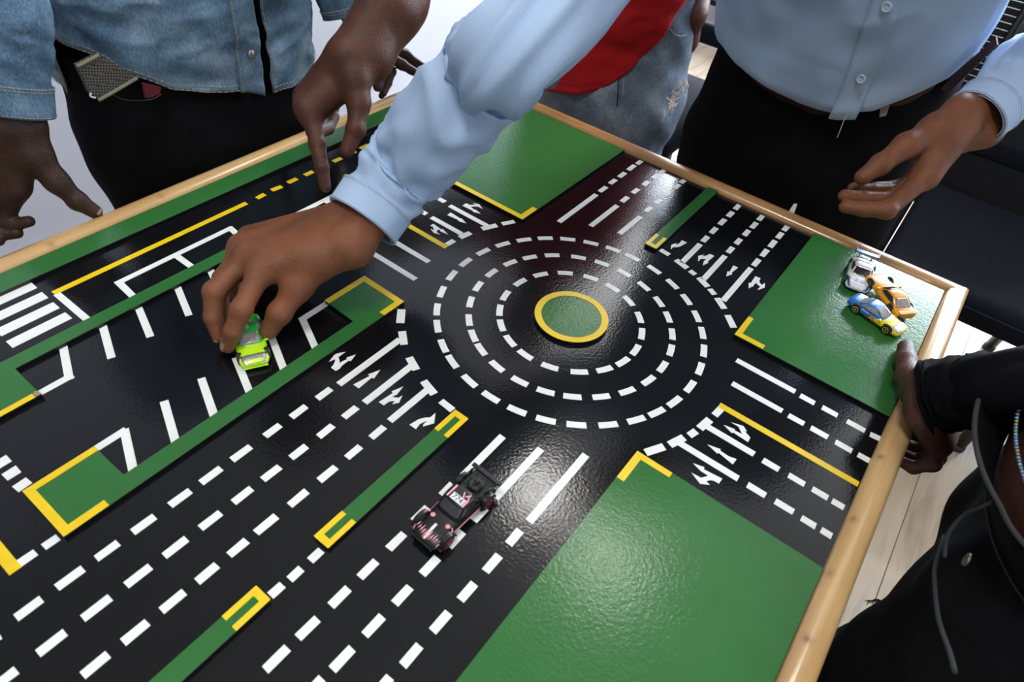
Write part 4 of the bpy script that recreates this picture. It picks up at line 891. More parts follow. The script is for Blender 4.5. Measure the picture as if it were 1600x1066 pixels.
Tr = [Y(582, 82, .590), Y(584, 98, .575), Y(588, 118, .562), Y(590, 136, .553)]
b2, l2 = hand(Y(576, 62, .592), Y(588, 56, .610), Fr, Tr, .92)
b2 += [cone(Y(578, 60, .600), Y(548, 8, .615), .023, .026, .02)]
VF.append(surfnet(b2, l2, h=.0020))
body = mkbig('body', *joinVF(VF), M_SK_A, A)
nail(body, M_NAIL, Tl[3], Tl[2], np.array([.1, -.35, .9]), 1.1)
hair(A, hdA, fwA, M_HAIR); eyes(A, hdA, fwA, M_EYE)
trousers(A, M_BLKJ, (.005, .705, -.02), legsA, hw=.178, hd=.108, fw=fwA, top=.13, seed=1)
shoes(A, M_SHOE, [l[2] for l in legsA], fwA)
_hx = [-.19, -.175, -.10, .0, .03, .06, .08, .13, .186]; _hz = [.165, .150, .098, .070, .055, .052, .048, .050, .066]
def hemA(side, c): return float(np.interp(side, _hx, _hz)) if c > 0 else .08
levA = [(.03, .0, .116, .184), (.09, .004, .121, .187), (.16, .008, .122, .186), (.30, .02, .120, .180), (.44, .03, .115, .195), (.50, .03, .095, .17), (.55, .03, .05, .07)]
SA = Shell((.005, .70, 0), fwA, levA, hemA, .55, folds(.0085, (5, 9, 11), 3))
thg = .10
sh = SA.mesh('shirt', M_DENIM, A, th0=thg + .075, th1=2 * math.pi + thg, nt=190, nv=110)
pl = SA.mesh('placket', M_DENIM, sh, th0=thg - .135, th1=thg + .004, nt=8, nv=70, v0=-.004, v1=.8, off=.0022)
def thread_on(S, par, ths, vs, off, mat=M_THREAD, r=.00045, n=160, name='stitching'):
    return wire(name, [S.S(a, v, off) for a, v in zip(np.linspace(*ths, n), np.linspace(*vs, n))], r, mat, par, seg=5, dash=3)
thread_on(SA, sh, (thg + .09, 2 * math.pi + thg - .14), (.018, .018), .0012, n=420); thread_on(SA, sh, (thg + .09, 2 * math.pi + thg - .14), (.003, .003), .0012, n=420)
thread_on(SA, sh, (thg - .125, thg - .125), (0, .7), .003); thread_on(SA, sh, (thg + .085, thg + .085), (0, .7), .0012)
for v in (.12, .30, .48):
    q = SA.S(thg - .06, v, .004); o = lathe('button', [(.0055, 0), (.0058, .0012), (.004, .0022), (.0035, .0014)], M_CHROME, sh, 'y', 20); o.location = Vector(q) + Vector((0, 0, TZ)) - wloc(sh); 
M_CUFF = M_DENIM
def sleeve(par, pts, rad, mat, amp, f, seed, cuffn=.14, up=(0, 0, 1), th_stitch=M_THREAD, flat=1.0, n=60):
    w0 = tfolds(amp, f, 1.5, seed); T = Tube(pts, rad, n=n, seg=56, up=up, wr=lambda t, th: w0(t, th) * min(1, .12 + max(0, t - .06) * 9) if cuffn else w0(t, th), flat=flat)
    s = T.mesh('sleeve', mat, par, nn=n, thick=.0014)
    C = Tube(pts, rad, n=n, seg=56, up=up, wr=tfolds(amp * .10, f * .5, .8, seed + 3), flat=flat)
    L = float(np.linalg.norm(np.diff(C.P, axis=0), axis=1).sum()); tc = cuffn / L if cuffn else 0
    if cuffn:
        C.mesh('cuff', mat, s, 0, tc, off=.0022 + amp * .15, nn=14, thick=.0022)
        for t, o in ((tc - .002 / L, .0030), (tc - .008 / L, .0030), (.004 / L, .0030)):
            wire('stitching', [C.S(t, a, o + amp * .15) for a in np.linspace(0, 2 * math.pi, 180)], .00035, th_stitch, s, seg=5, dash=3)
    return s, C
sleeve(sh, [PY(27, 178, .598), PY(21, 120, .604), PY(12, 60, .612), PY(0, 0, .622), (-.225, .67, .30), (-.205, .68, .46), (-.17, .68, .505), (-.08, .675, .525)], [.0335, .0345, .038, .041, .050, .060, .060, .050], M_DENIM, .0045, 9, 2, cuffn=.062)
sleeve(sh, [PY(538, 24, .609), PY(528, -10, .62), elR, (.235, .69, .38), (.215, .68, .46), (.17, .68, .505), (.08, .675, .525)], [.031, .033, .045, .058, .060, .060, .050], M_DENIM, .0045, 7, 5, cuffn=.05)
# checked wallet-like pouch tucked under the shirt, red lining beside it
M_CHECK, nt, b = new_mat('black_and_cream_weave'); ck = node(nt, 'ShaderNodeTexChecker', Scale=1.0); lk(nt, coords(nt, (420, 420, 420), rot=(.2, .5, 0)), ck.inputs['Vector']); ck.inputs['Color1'].default_value = (.12, .11, .085, 1); ck.inputs['Color2'].default_value = (.012, .012, .012, 1)
nz = node(nt, 'ShaderNodeTexNoise', Scale=120.0); lk(nt, coords(nt), nz.inputs['Vector']); th = ramp(nt, nz.outputs['Fac'], [(.45, (0, 0, 0)), (.6, (1, 1, 1))]); mx = node(nt, 'ShaderNodeMix', data_type='RGBA'); mx.inputs[0].default_value = .12; lk(nt, ck.outputs['Color'], mx.inputs[6]); mx.inputs[7].default_value = (.02, .02, .02, 1); lk(nt, mx.outputs[2], b.inputs['Base Color']); b.inputs['Roughness'].default_value = .9
def plaq(name, px, yy, th, mat, par, depth=.0):
    F_ = [PY(*q, yy) for q in px]; n = len(F_); V = F_ + [p + np.array([0, th, 0]) for p in F_]
    return mk(name, V, [tuple(range(n)), tuple(range(2*n-1, n-1, -1))] + [(i, n+i, n+(i+1)%n, (i+1)%n) for i in range(n)], mat, par)
M_CREAM = plain('cream_binding', (.19, .18, .12), .9)
w = plaq('belt_pouch', [(121, 103), (153, 86), (215, 118), (208, 125), (155, 156), (141, 146)], .583, .008, M_CHECK, A); w['label'] = 'black and cream woven pouch with a pale binding, tucked under the shirt hem'
wire('binding', [PY(*q, .5825) for q in ((120, 104), (137, 95), (154, 86))], .0022, M_CREAM, w, n=14); wire('binding', [PY(*q, .5825) for q in ((154, 157), (182, 141), (214, 122))], .0022, M_CREAM, w, n=14)
wire('loose_knot', [PY(*q, .582) for q in ((142, 145), (141, 150), (145, 152), (149, 153))], .0012, M_THREADL, w, n=10)
w = plaq('pocket_lining', [(224, 130), (252, 136), (250, 146), (238, 152), (228, 153)], .5935, .004, plain('dark_red_lining', (.10, .006, .012), .8), A)
for l in (((118, 148), (114, 156), (113, 158)), ((124, 162), (117, 172), (117, 182), (120, 188))): wire('loose_thread', [PY(*q, .62) for q in l], .0007, M_BLKJ, A, n=16)
wire('pocket_edge', [PY(*q, .594) for q in ((176, 148), (195, 156), (222, 157), (240, 154), (252, 147))], .0007, plain('dark_grey_thread', (.03, .03, .03), .8), A, n=30)

# ---------------------------------------------------------------- B: red shirt, ripped blue jeans, pointing
M_SK_B = skin('dark_brown_skin_b', (.085, .035, .022)); M_RED = cloth('red_cotton', (.38, .006, .009), .10, var=9); M_LJ = denim('pale_worn_denim', (.055, .078, .108), (.115, .15, .195), (.26, .32, .39), .7)
B = empty('person', (.76, .42, 0), label='person in a red shirt and ripped pale jeans, one hand pointing, one in a pocket', cat='person')
fwB = (-1, 0, 0); cB = (.765, .405)
legsB = [((cB[0], cB[1] + .085, -.10), (cB[0] - .01, cB[1] + .10, -.44), (cB[0] + .01, cB[1] + .11, -.73)), ((cB[0] - .01, cB[1] - .085, -.10), (cB[0] - .035, cB[1] - .085, -.44), (cB[0], cB[1] - .10, -.73))]
bw = PZ(563, 88, .142); bel = np.array([.37, .52, .30]); bsh = np.array([.64, .61, .47])
bsh2 = np.array([.70, .315, .46]); bel2 = np.array([.90, .31, .28]); bw2 = PX(1080, 18, .765)
P, hdB = coarse((cB[0], cB[1], -.05), (.65, .40, .48), fwB, [(bsh, bel, bw), (bsh2, bel2, bw2)], legsB)
VF = [surfnet(P, h=.011)]

Fb = [[Z(486, 178, .086), Z(496, 226, .060), Z(503, 262, .040), Z(508, 292, .018)], [Z(478, 166, .094), Z(492, 206, .060), Z(512, 200, .046), Z(522, 182, .052)],
      [Z(477, 152, .095), Z(494, 186, .058), Z(516, 182, .045), Z(524, 164, .055)], [Z(486, 138, .096), Z(500, 166, .062), Z(518, 166, .052), Z(526, 152, .060)]]
Tb = [Z(554, 122, .128), Z(561, 160, .104), Z(556, 202, .078), Z(542, 236, .055)]
b1, l1 = hand(Z(584, 92, .140), Z(536, 88, .150), Fb, Tb, 1.14, palm=.0155)
b1 += [cone(Z(578, 88, .142), Z(625, 10, .185), .028, .036, .02), cone(Z(546, 84, .150), Z(598, 8, .195), .025, .034, .02), cone(Z(612, 9, .19), bel, .040, .046, .02)]
VF.append(surfnet(b1, l1, h=.0024))
b3 = [cone(bel2, bw2, .040, .027, .02), cone(bw2, PX(1066, 60, .790), .027, .030, .02), cone(PX(1066, 60, .790), PX(1056, 90, .80), .028, .022, .02)]
VF.append(surfnet(b3, h=.004))
body = mkbig('body', *joinVF(VF), M_SK_B, B)
hair(B, hdB, fwB, M_HAIR); eyes(B, hdB, fwB, M_EYE)
nail(body, M_NAIL, Fb[0][3], Fb[0][2], np.array([-.6, .1, .6]), .9)
jb = trousers(B, M_LJ, (cB[0], cB[1], -.07), legsB, hw=.168, hd=.110, fw=fwB, top=.19, seed=4, rad=(.094, .076, .064), wamp=.007)
shoes(B, M_SHOE, [l[2] for l in legsB], fwB)
_bp = [PX(*q, .655) for q in ((845, 140), (905, 138), (950, 125), (1000, 100))] + [PX(1035, 70, .68), PX(1055, 35, .72), PX(1060, 15, .75)]
_by = [(-.17, .15), (-.15, .085), (-.125, .04), (-.10, .005), (-.05, -.045), (.0, -.07), (.07, -.088), (.17, -.10)]
def hemB(side, c): return float(np.interp(-side, [a for a, _ in _by], [b for _, b in _by])) if c > -.2 else .08
levB = [(-.12, .0, .118, .172), (.0, .0, .122, .172), (.12, .03, .118, .170), (.30, .07, .116, .165), (.44, .10, .112, .165), (.49, .11, .09, .14), (.54, .11, .05, .07)]
SB = Shell((cB[0], cB[1], 0), fwB, levB, hemB, .54, folds(.008, (9, 5, 8), 8))
sh = SB.mesh('shirt', M_RED, B, nt=150, nv=90)
thread_on(SB, sh, (-1.9, 1.9), (.03, .03), .0010, mat=plain('red_seam', (.25, .004, .006), .9), n=300)
sleeve(sh, [bel + unit(bsh - bel) * .06, (bel + bsh) / 2, bsh, (.64, .56, .495), (.64, .46, .52)], [.058, .060, .062, .062, .05], M_RED, .004, 5, 5, cuffn=0)
sleeve(sh, [bel2 + unit(bsh2 - bel2) * .06, (bel2 + bsh2) / 2, bsh2, (.65, .38, .50)], [.046, .048, .054, .055], M_RED, .003, 5, 9, cuffn=0)
# rip with frayed white threads, pocket mouth, fly seam
random.seed(11)
rp = [PX(1044 + 3.4 * k, 165 - 4.6 * k + random.uniform(-2, 2), .668 + .010 * k) for k in range(9)]
fray = plain('frayed_white_cotton', (.62, .58, .55), .9)
rr = mk('ripped_patch', [p + np.array([-.004, 0, d]) for p in rp for d in (-.006, .008)], [(2*i, 2*i+1, 2*i+3, 2*i+2) for i in range(8)], plain('skin_through_rip', (.30, .16, .12), .7, noise_amt=.4, nscale=300), jb)
for k in range(26):
    p = rp[k % 9] + np.array([-.006, random.uniform(-.006, .006), random.uniform(-.010, .010)])
    wire('frayed_thread', [p, p + np.array([-.003, random.uniform(-.008, .004), random.uniform(-.012, .010)]), p + np.array([random.uniform(-.002, .002), random.uniform(-.014, .004), random.uniform(-.026, .012)])], .0011, fray, jb, n=7, seg=5)
wire('pocket_mouth', [PX(*q, x) for q, x in (((1046, 46), .676), ((1054, 54), .686), ((1063, 57), .70), ((1072, 55), .715))], .0014, M_LJ, jb, n=16)
wire('fly_seam', [PX(*q, .648) for q in ((967, 122), (966, 140), (964, 165))], .0010, M_BLKJ, jb, n=10); wire('fly_seam', [PX(*q, .648) for q in ((975, 122), (973, 150))], .0010, plain('faded_seam', (.30, .32, .33), .9), jb, n=10)

# ---------------------------------------------------------------- C: pale blue shirt, black trousers
M_SK_C = skin('brown_skin_c', (.19, .072, .034)); M_BSH = cloth('pale_blue_oxford_cotton', (.40, .53, .74), .10, weave=1300, var=5); M_BTR = cloth('black_wool_trousers', (.0035, .0035, .004), .2, sp_=.06)
C = empty('person', (.60, -.05, 0), label='person in a pale blue long-sleeved shirt, reaching across to hold the lime toy car', cat='person')
fwC = (-1, 0, 0); cC = (.605, -.050)
legsC = [((cC[0], cC[1] + .085, -.02), (cC[0] + .01, cC[1] + .10, -.42), (cC[0] + .02, cC[1] + .11, -.73)), ((cC[0], cC[1] - .095, -.02), (cC[0] + .01, cC[1] - .115, -.42), (cC[0] + .03, cC[1] - .13, -.73))]
cw1 = Z(548, 362, .090); ce1 = PZ(768, 110, .262); cs1 = np.array([.37, .115, .50])
wd_ = .79
D = lambda x, y, d=0.0: PD(x, y, wd_ + d)
cw2 = D(1522, 184, .015); ce2 = D(1712, 40, .03); cs2 = np.array([.40, -.25, .50])
P, hdC = coarse((cC[0], cC[1], .02), (.395, -.065, .52), fwC, [(cs1, ce1, [Z(660, 232, .165), cw1]), (cs2, ce2, cw2)], legsC, mid=(.565, -.055, .27))
VF = [surfnet(P, h=.011)]
Fc = [[Z(410, 420, .068), Z(377, 484, .052), Z(364, 518, .033), Z(356, 541, .014)], [Z(388, 402, .068), Z(335, 456, .054), Z(333, 496, .034), Z(343, 526, .016)],
      [Z(380, 388, .056), Z(348, 436, .040), Z(345, 474, .026), Z(354, 505, .012)], [Z(392, 374, .042), Z(372, 412, .028), Z(366, 446, .018), Z(374, 472, .012)]]
Tc = [Z(502, 402, .076), Z(466, 448, .055), Z(437, 489, .035), Z(420, 517, .017)]
b1, l1 = hand(Z(550, 386, .086), Z(528, 346, .090), Fc, Tc, 1.10, palm=.0165)
b1 += [cone(Z(546, 378, .088), Z(604, 318, .110), .023, .021, .012), cone(Z(534, 352, .092), Z(594, 300, .112), .021, .020, .012)]
VF.append(surfnet(b1, l1, h=.0019))
hs = 1.0
Fd = [[D(1446, 276, .0), D(1386, 328, -.012), D(1349, 327, -.005), D(1321, 323, .0)], [D(1455, 258, .022), D(1392, 314, .012), D(1350, 311, .008), D(1320, 306, .006)],
      [D(1466, 240, .038), D(1405, 300, .034), D(1362, 298, .028), D(1334, 294, .022)], [D(1478, 226, .050), D(1428, 282, .052), D(1395, 292, .048), D(1366, 292, .040)]]
Td = [D(1462, 205, .0), D(1416, 228, -.012), D(1376, 257, -.014), D(1348, 277, -.012)]
b2, l2 = hand(D(1500, 178, .0), D(1536, 206, .030), Fd, Td, 1.10, palm=.0155)
b2 += [cone(D(1508, 176, .008), D(1572, 126, .016), .021, .019, .012), cone(D(1540, 202, .022), D(1584, 152, .024), .020, .019, .012), cone(D(1466, 215, .0), D(1446, 262, .004), .013, .012, .014), cone(D(1500, 200, .0), D(1450, 262, .010), .017, .014, .014)]
VF.append(surfnet(b2, l2, h=.0019))
body = mkbig('body', *joinVF(VF), M_SK_C, C)
nail(body, M_NAIL, Td[3], Td[2], unit(np.array([-.45, -.35, .9])), 1.15); nail(body, M_NAIL, Fd[0][3], Fd[0][2], unit(np.array([-.7, -.5, -.6])), .9)
for f in Fc[:2]: nail(body, M_NAIL, f[3], f[2], unit(np.array([-.6, .35, .3])), 1.0)
nail(body, M_NAIL, Tc[3], Tc[2], unit(np.array([-.1, -.9, .25])), 1.1)
hair(C, hdC, fwC, M_HAIR); eyes(C, hdC, fwC, M_EYE)
trousers(C, M_BTR, (cC[0], cC[1], .0), legsC, hw=.174, hd=.112, fw=fwC, top=.22, seed=7, rad=(.098, .080, .075), wamp=.004)
shoes(C, M_SHOE, [l[2] for l in legsC], fwC)
_cp = [(-.185, .168), (-.12, .150), (-.05, .136), (.0, .130), (.06, .132), (.10, .15), (.14, .185), (.18, .235)]    # towards -y the hem rides up
def hemC(side, c): return float(np.interp(side, [a for a, _ in _cp], [b for _, b in _cp])) if c > -.3 else .16
levC = [(.10, .0, .128, .176), (.14, .006, .138, .180), (.20, .022, .142, .182), (.30, .065, .145, .174), (.42, .145, .130, .176), (.50, .20, .10, .165), (.56, .21, .05, .07)]
SCs = Shell((cC[0], cC[1], 0), fwC, levC, hemC, .56, folds(.0075, (6, 5, 4), 12))
sh = SCs.mesh('shirt', M_BSH, C, nt=170, nv=110, lip=.020)
pa = .33
pl = SCs.mesh('placket', M_BSH, sh, th0=pa - .10, th1=pa + .085, nt=8, nv=70, v0=.0, v1=.85, off=.0022)
thread_on(SCs, sh, (pa - .09, pa - .09), (0, .7), .0030, mat=M_THREADL, r=.0003); thread_on(SCs, sh, (pa + .078, pa + .078), (0, .7), .0030, mat=M_THREADL, r=.0003)
for px in ((1376, 10), (1356, 120)):
    best = min(((PA, v) for PA in np.linspace(pa - .05, pa + .05, 5) for v in np.linspace(.0, .7, 141)), key=lambda q: sum((a - b_) ** 2 for a, b_ in zip(((lambda P_: (800 + FPX * P_[0] / -P_[2], 533 - FPX * P_[1] / -P_[2]))(ROT.T @ (SCs.S(q[0], q[1], .003) - CAMP))), px)))
    q = SCs.S(pa, best[1], .0042); o = lathe('button', [(.0056, 0), (.0062, -.0014), (.0045, -.0026), (.004, -.0018)], plain('pale_blue_button', (.42, .50, .62), .3), sh, 'x', 20); o.location = Vector(q) + Vector((0, 0, TZ)) - wloc(sh)
    for k in range(2): wire('button_thread', [q + np.array([-.0032, .0012 * (2 * k - 1), -.001]), q + np.array([-.0032, -.0012 * (2 * k - 1), .001])], .0003, M_THREADL, sh, n=4)
sleeve(sh, [Z(566, 347, .094), Z(600, 300, .116), Z(638, 258, .142), Z(688, 196, .198), ce1, PZ(842, 34, .320), (cs1 + np.array([-.02, .0, -.02])), (.385, .06, .535), (.40, .0, .55)], [.0375, .0385, .0395, .0425, .0430, .0400, .056, .062, .055], M_BSH, .0085, 12, 4, cuffn=.082, up=(0, 0, 1), th_stitch=M_THREADL, n=90)
sleeve(sh, [D(1524, 184, .012), D(1555, 158, .014), D(1600, 116, .018), D(1650, 85, .024), ce2, (ce2 + cs2) / 2, cs2, (.40, -.20, .535), (.405, -.13, .55)], [.0335, .035, .040, .044, .052, .056, .060, .062, .055], M_BSH, .0060, 9, 6, cuffn=.070, th_stitch=M_THREADL, n=80)
# belt with loose tip, loop, loose thread
M_BELT = plain('oxblood_leather_belt', (.035, .009, .009), .55, noise_amt=.2, spec=.2)
V, F = [], []; n = 100
for k in range(n):
    a = 2 * math.pi * k / n
    side = math.copysign(abs(math.sin(a)) ** (2 / 2.35), math.sin(a)) * .172; z = hemC(side, math.cos(a)) - .012
    for o_, zz in ((.0, z - .018), (.0, z + .014), (-.004, z + .014), (-.004, z - .018)): V.append(SCs.at(a, max(zz, .101), o_ - .020))
    for j in range(4): V[-4 + j][2] = (z - .004, z + .016, z + .016, z - .004)[j]
for k in range(n):
    for j in range(4): F.append((k*4+j, k*4+(j+1)%4, ((k+1)%n)*4+(j+1)%4, ((k+1)%n)*4+j))
bt = mk('belt', V, F, M_BELT, C, smooth=False)
tp = [PX(1470, 138, .540), PX(1512, 97, .560), PX(1556, 58, .575), PX(1558, 70, .575), PX(1520, 108, .560), PX(1478, 148, .540)]
mk('belt_tip', tp + [p + np.array([.004, -.001, 0]) for p in tp], [(0, 5, 4, 1), (1, 4, 3, 2), (6, 7, 10, 11), (7, 8, 9, 10), (0, 1, 7, 6), (1, 2, 8, 7), (2, 3, 9, 8), (3, 4, 10, 9), (4, 5, 11, 10), (5, 0, 6, 11)], M_BELT, bt)
lp = [PX(1376, 163, .486), PX(1391, 160, .486), PX(1384, 181, .482), PX(1374, 183, .482)]
mk('belt_loop', lp + [p + np.array([.003, 0, 0]) for p in lp], [(0, 1, 2, 3), (7, 6, 5, 4), (0, 4, 5, 1), (1, 5, 6, 2), (2, 6, 7, 3), (3, 7, 4, 0)], plain('tan_belt_loop', (.25, .19, .12), .6), bt)
wire('loose_thread', [PX(*q, .462) for q in ((1328, 176), (1319, 188), (1313, 203), (1308, 215))], .0005, M_THREADL, C, n=20)

# ---------------------------------------------------------------- D: black long-sleeved top and jeans, right of the table
M_SK_D = skin('dark_brown_skin_d', (.085, .036, .027)); M_KNIT = cloth('black_ribbed_knit', (.0028, .0028, .0038), .2, var=20, rough=.9, sp_=.1); M_DJ = denim('black_stonewashed_jeans', (.0030, .0033, .0040), (.0045, .0048, .0056), (.0085, .009, .0105), .8, .08)
Dp = empty('person', (.09, -.55, 0), label='person in black top and black jeans with waist beads, gripping the near right rim', cat='person')
fwD = (0, 1, 0); cD = (.065, -.560)
legsD = [((-.025, -.535, -.06), (-.015, -.490, -.42), (-.04, -.51, -.73)), ((.13, -.565, -.06), (.12, -.575, -.42), (.12, -.585, -.73))]
dw = PZ(1462, 622, .052); de = np.array([.235, -.60, .17]); ds = np.array([.27, -.60, .46]); ds2 = np.array([-.11, -.62, .46]); de2 = np.array([-.17, -.72, .20]); dw2 = np.array([-.15, -.66, -.02])
P, hdD = coarse((cD[0], cD[1], .0), (.08, -.58, .49), fwD, [(ds, de, dw), (ds2, de2, dw2)], legsD)
VF = [surfnet(P, h=.010)]
Td_ = [Z(1440, 612, .034), Z(1421, 592, .024), Z(1416, 566, .018), Z(1415, 543, .0135)]
Fd_ = [[(.165, -.388, .004), (.168, -.398, -.030), (.160, -.385, -.046), (.155, -.366, -.044)], [(.147, -.392, .000), (.148, -.404, -.034), (.142, -.390, -.050), (.138, -.370, -.047)],
       [(.130, -.395, -.002), (.129, -.406, -.034), (.124, -.392, -.050), (.120, -.374, -.046)], [(.114, -.396, -.004), (.112, -.404, -.030), (.107, -.392, -.044), (.104, -.376, -.042)]]
b1, l1 = hand(Z(1452, 600, .055), Z(1446, 650, .040), Fd_, Td_, 1.05, palm=.0145)
b1 += [cone(Z(1455, 604, .055), Z(1500, 604, .080), .017, .017, .01), cone(Z(1452, 642, .042), Z(1500, 636, .066), .017, .017, .01)]
VF.append(surfnet(b1, l1, h=.0019))
body = mkbig('body', *joinVF(VF), M_SK_D, Dp)
nail(body, M_NAIL, Td_[3], Td_[2], np.array([.25, .1, .9]), 1.05)
hair(Dp, hdD, fwD, M_HAIR); eyes(Dp, hdD, fwD, M_EYE)
jd = trousers(Dp, M_DJ, (cD[0], cD[1], -.06), legsD, hw=.160, hd=.108, fw=fwD, top=.09, seed=9, rad=(.100, .078, .068), wamp=.006)
shoes(Dp, M_SHOE, [l[2] for l in legsD], fwD)
levD = [(-.10, .0, .112, .160), (.02, .002, .118, .160), (.06, .008, .130, .162), (.105, .022, .156, .168), (.13, .026, .158, .168)]
SD = Shell((cD[0], cD[1], 0), fwD, levD, lambda s, c: .045 + .03 * (c < 0), .108, lambda p, th, z: .010 * max(0, noise.noise(Vector((th * 2.2 + 3, z * 6, 0)))) * (z > .06))
wb_ = SD.mesh('waistband', M_DJ, jd, nt=120, nv=12, thick=.0035)
wire('waistband_seam', [SD.S(a, .06, .0018) for a in np.linspace(-math.pi, math.pi, 200)], .0009, plain('worn_black_edge', (.03, .03, .032), .9), wb_)
wire('waistband_edge', [SD.S(a, 1.0, -.001) for a in np.linspace(-math.pi, math.pi, 200)], .0022, plain('worn_grey_edge', (.028, .030, .033), .9), wb_)
worn = plain('worn_seam', (.022, .024, .027), .9)
def on_front(px, y): return PY(*px, y)
wire('side_seam', [PY(*q, y) for q, y in (((1474, 838), -.418), ((1462, 880), -.412), ((1460, 905), -.41), ((1466, 965), -.408), ((1484, 1020), -.406), ((1492, 1050), -.405))], .0016, worn, jd, n=40)
wire('pocket_edge', [PY(*q, y) for q, y in (((1558, 780), -.415), ((1535, 792), -.412), ((1505, 806), -.410), ((1482, 835), -.408), ((1476, 870), -.408))], .0016, worn, jd, n=40)
q = PY(1512, 875, -.404); o = lathe('rivet', [(.0052, 0), (.0050, .0014), (.0036, .0020), (.0030, .0012), (.0012, .0012), (.0010, .0018)], plain('aged_brass_rivet', (.16, .15, .11), .35, metal=.9), jd, 'y', 20); o.location = Vector(q) + Vector((0, 0, TZ)) - wloc(jd)
random.seed(5)
for k in range(9):
    p = PY(1362 + 2 * k, 938 + random.uniform(-1, 2), -.425)
    wire('frayed_thread', [p, p + np.array([-.004, .004, .002]), p + np.array([-.010 - .002 * (k % 3), .007, .006 + .003 * (k % 2)])], .0005, M_DJ, jd, n=8, seg=5)
bv, bf = [], []
cols = [plain('turquoise_bead', (.10, .45, .52), .15, coat=1), plain('violet_bead', (.22, .18, .45), .15, coat=1), plain('amber_bead', (.45, .20, .04), .15, coat=1), plain('green_bead', (.10, .38, .22), .15, coat=1)]
SB2 = Shell((cD[0], cD[1], 0), fwD, [(0, .008, .138, .160), (.2, .008, .138, .160)], lambda s, c: .0, .2)
fm = []
for k in range(260):
    a = 2 * math.pi * k / 260; c_ = SB2.at(a, .112 + .003 * math.sin(3 * a), .002); r = .0022
    o8 = len(bv); bv += [c_ + r * np.array(d) for d in ((1,0,0),(-1,0,0),(0,1,0),(0,-1,0),(0,0,1),(0,0,-1),(.7,.7,.3),(-.7,.7,.3),(.7,-.7,.3),(-.7,-.7,.3))]
    fs = [(0,2,4),(2,1,4),(1,3,4),(3,0,4),(2,0,5),(1,2,5),(3,1,5),(0,3,5)]; bf += [tuple(o8 + i for i in f) for f in fs]; fm += [random.randrange(4)] * 8
mk('bead_string', bv, bf, None, Dp, mats=cols, fmat=fm, smooth=True)
SD2 = Shell((cD[0], cD[1], 0), fwD, [(.0, 0, .112, .150), (.12, 0, .110, .148), (.26, -.01, .112, .150), (.40, -.03, .12, .185), (.46, -.035, .10, .17), (.52, -.04, .05, .07)], lambda s, c: .235, .52, folds(.006, (7, 7, 9), 21))
kt = SD2.mesh('knit_top', M_KNIT, Dp, nt=110, nv=60)
SD3 = Shell((cD[0], cD[1], 0), fwD, [(.0, .006, .130, .156), (.3, .0, .112, .150)], lambda s, c: .06, .26)
o = SD3.mesh('midriff', M_SK_D, Dp, nt=90, nv=20, thick=0)
sleeve(kt, [Z(1450, 621, .049), Z(1472, 618, .058), Z(1500, 614, .072), Z(1545, 608, .092), Z(1600, 598, .118), de, (de + ds) / 2, ds, (.22, -.60, .49), (.14, -.60, .50)], [.0345, .0345, .0335, .0325, .0310, .040, .050, .056, .058, .05], M_KNIT, .0042, 16, 3, cuffn=0, n=90)
sleeve(kt, [dw2, (dw2 + de2) / 2, de2, ds2, (-.06, -.61, .49), (.02, -.60, .50)], [.032, .038, .044, .056, .058, .05], M_KNIT, .004, 9, 8, cuffn=0)

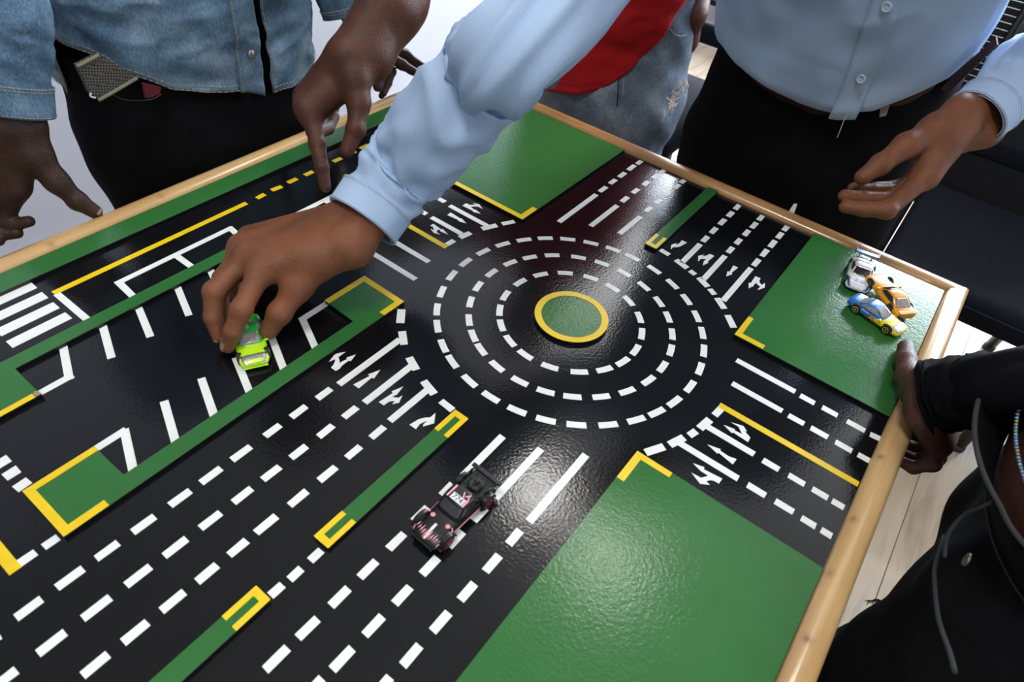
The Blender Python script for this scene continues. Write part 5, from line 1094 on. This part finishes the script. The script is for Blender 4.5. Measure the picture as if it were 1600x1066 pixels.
# ================================================================ chairs behind
M_VINYL = plain('blue_black_vinyl', (.007, .008, .013), .8, spec=.1, noise_amt=.15, bmp=.25, bscale=260); M_SLAT = plain('black_plastic_slat', (.010, .010, .011), .5, spec=.3)
def chair(loc, rz, label, gap=False):
    t = empty('office_chair', (loc[0], loc[1], 0), (0, 0, rz), label, 'chair', 'black chairs along the far side of the room')
    z0 = TZ - .36
    def rb(name, x0, x1, y0, y1, za, zb, m, r, par=t, tilt=0, n=5):
        o = box(name, x0, x1, y0, y1, za, zb, m, par, local=True); b = o.modifiers.new('b', 'BEVEL'); b.width = r; b.segments = n
        for p in o.data.polygons: p.use_smooth = True
        return o
    s = rb('seat', -.25, .27, -.29, .29, z0 - .085, z0, M_VINYL, .035)
    wire('seat_piping', [(-.28, -.27, z0 - .014), (-.28, .27, z0 - .014)], .003, M_VINYL, s, local=True)
    if not gap: rb('back_shell', .295, .320, -.285, .285, z0 - .30, z0 + .22, M_SLAT, .008)
    bk = rb('back_pad', .285, .335, -.28, .28, z0 + .085, z0 + .15, M_VINYL, .018)
    for k in range(22):
        z = z0 + .20 + .0165 * k; x = .318 + .0035 * k
        if k == 0: sl = box('back_slat', -.005, .007, -.27, .27, 0, .0150, M_SLAT, t, local=True); first = sl
        else: sl = first.copy(); COL.objects.link(sl)
        sl.parent = t; sl.location = (x, 0, z)
    for y in (-.28, .28):
        wire('back_post', [(.20, y, z0 - .05), (.30, y, z0 + .02), (.335, y, z0 + .25), (.40, y, z0 + .56)], .012, M_DKMETAL, t, n=24, seg=10, local=True)
    wire('top_rail', [(.40, -.28, z0 + .56), (.405, 0, z0 + .565), (.40, .28, z0 + .56)], .013, M_DKMETAL, t, n=12, seg=10, local=True)
    for x, dx in ((-.205, -.005), (.22, .07)):
        for y in (-.115, .115):
            l = wire('leg', [(x, y, z0 - .07), (x + dx, y * 1.0, .010)], .0155, M_DKMETAL, t, n=4, seg=12, local=True)
            f = lathe('foot_cap', [(.016, 0), (.018, .002), (.018, .012), (.016, .018)], M_TYRE, l, 'z', 14, (x + dx, y, 0))
    for y in (-.115, .115): wire('side_rail', [(-.20, y, z0 - .08), (.22, y, z0 - .08)], .010, M_DKMETAL, t, n=3, seg=8, local=True)
    return t
CH = [((1.42, .665), 0, 'black chair behind the ripped jeans, seat corner and slatted back showing'), ((1.36, .032), 0, 'black chair hidden mostly behind the person in the blue shirt'),
      ((1.31, -.550), .0, 'black chair whose broad seat shows past the far right corner of the table'), ((1.31, -1.18), .0, 'black chair at the right edge of the picture, beyond the near sleeve')]
for i, (loc, rz, lab) in enumerate(CH): chair(loc, rz, lab, gap=i == 0)
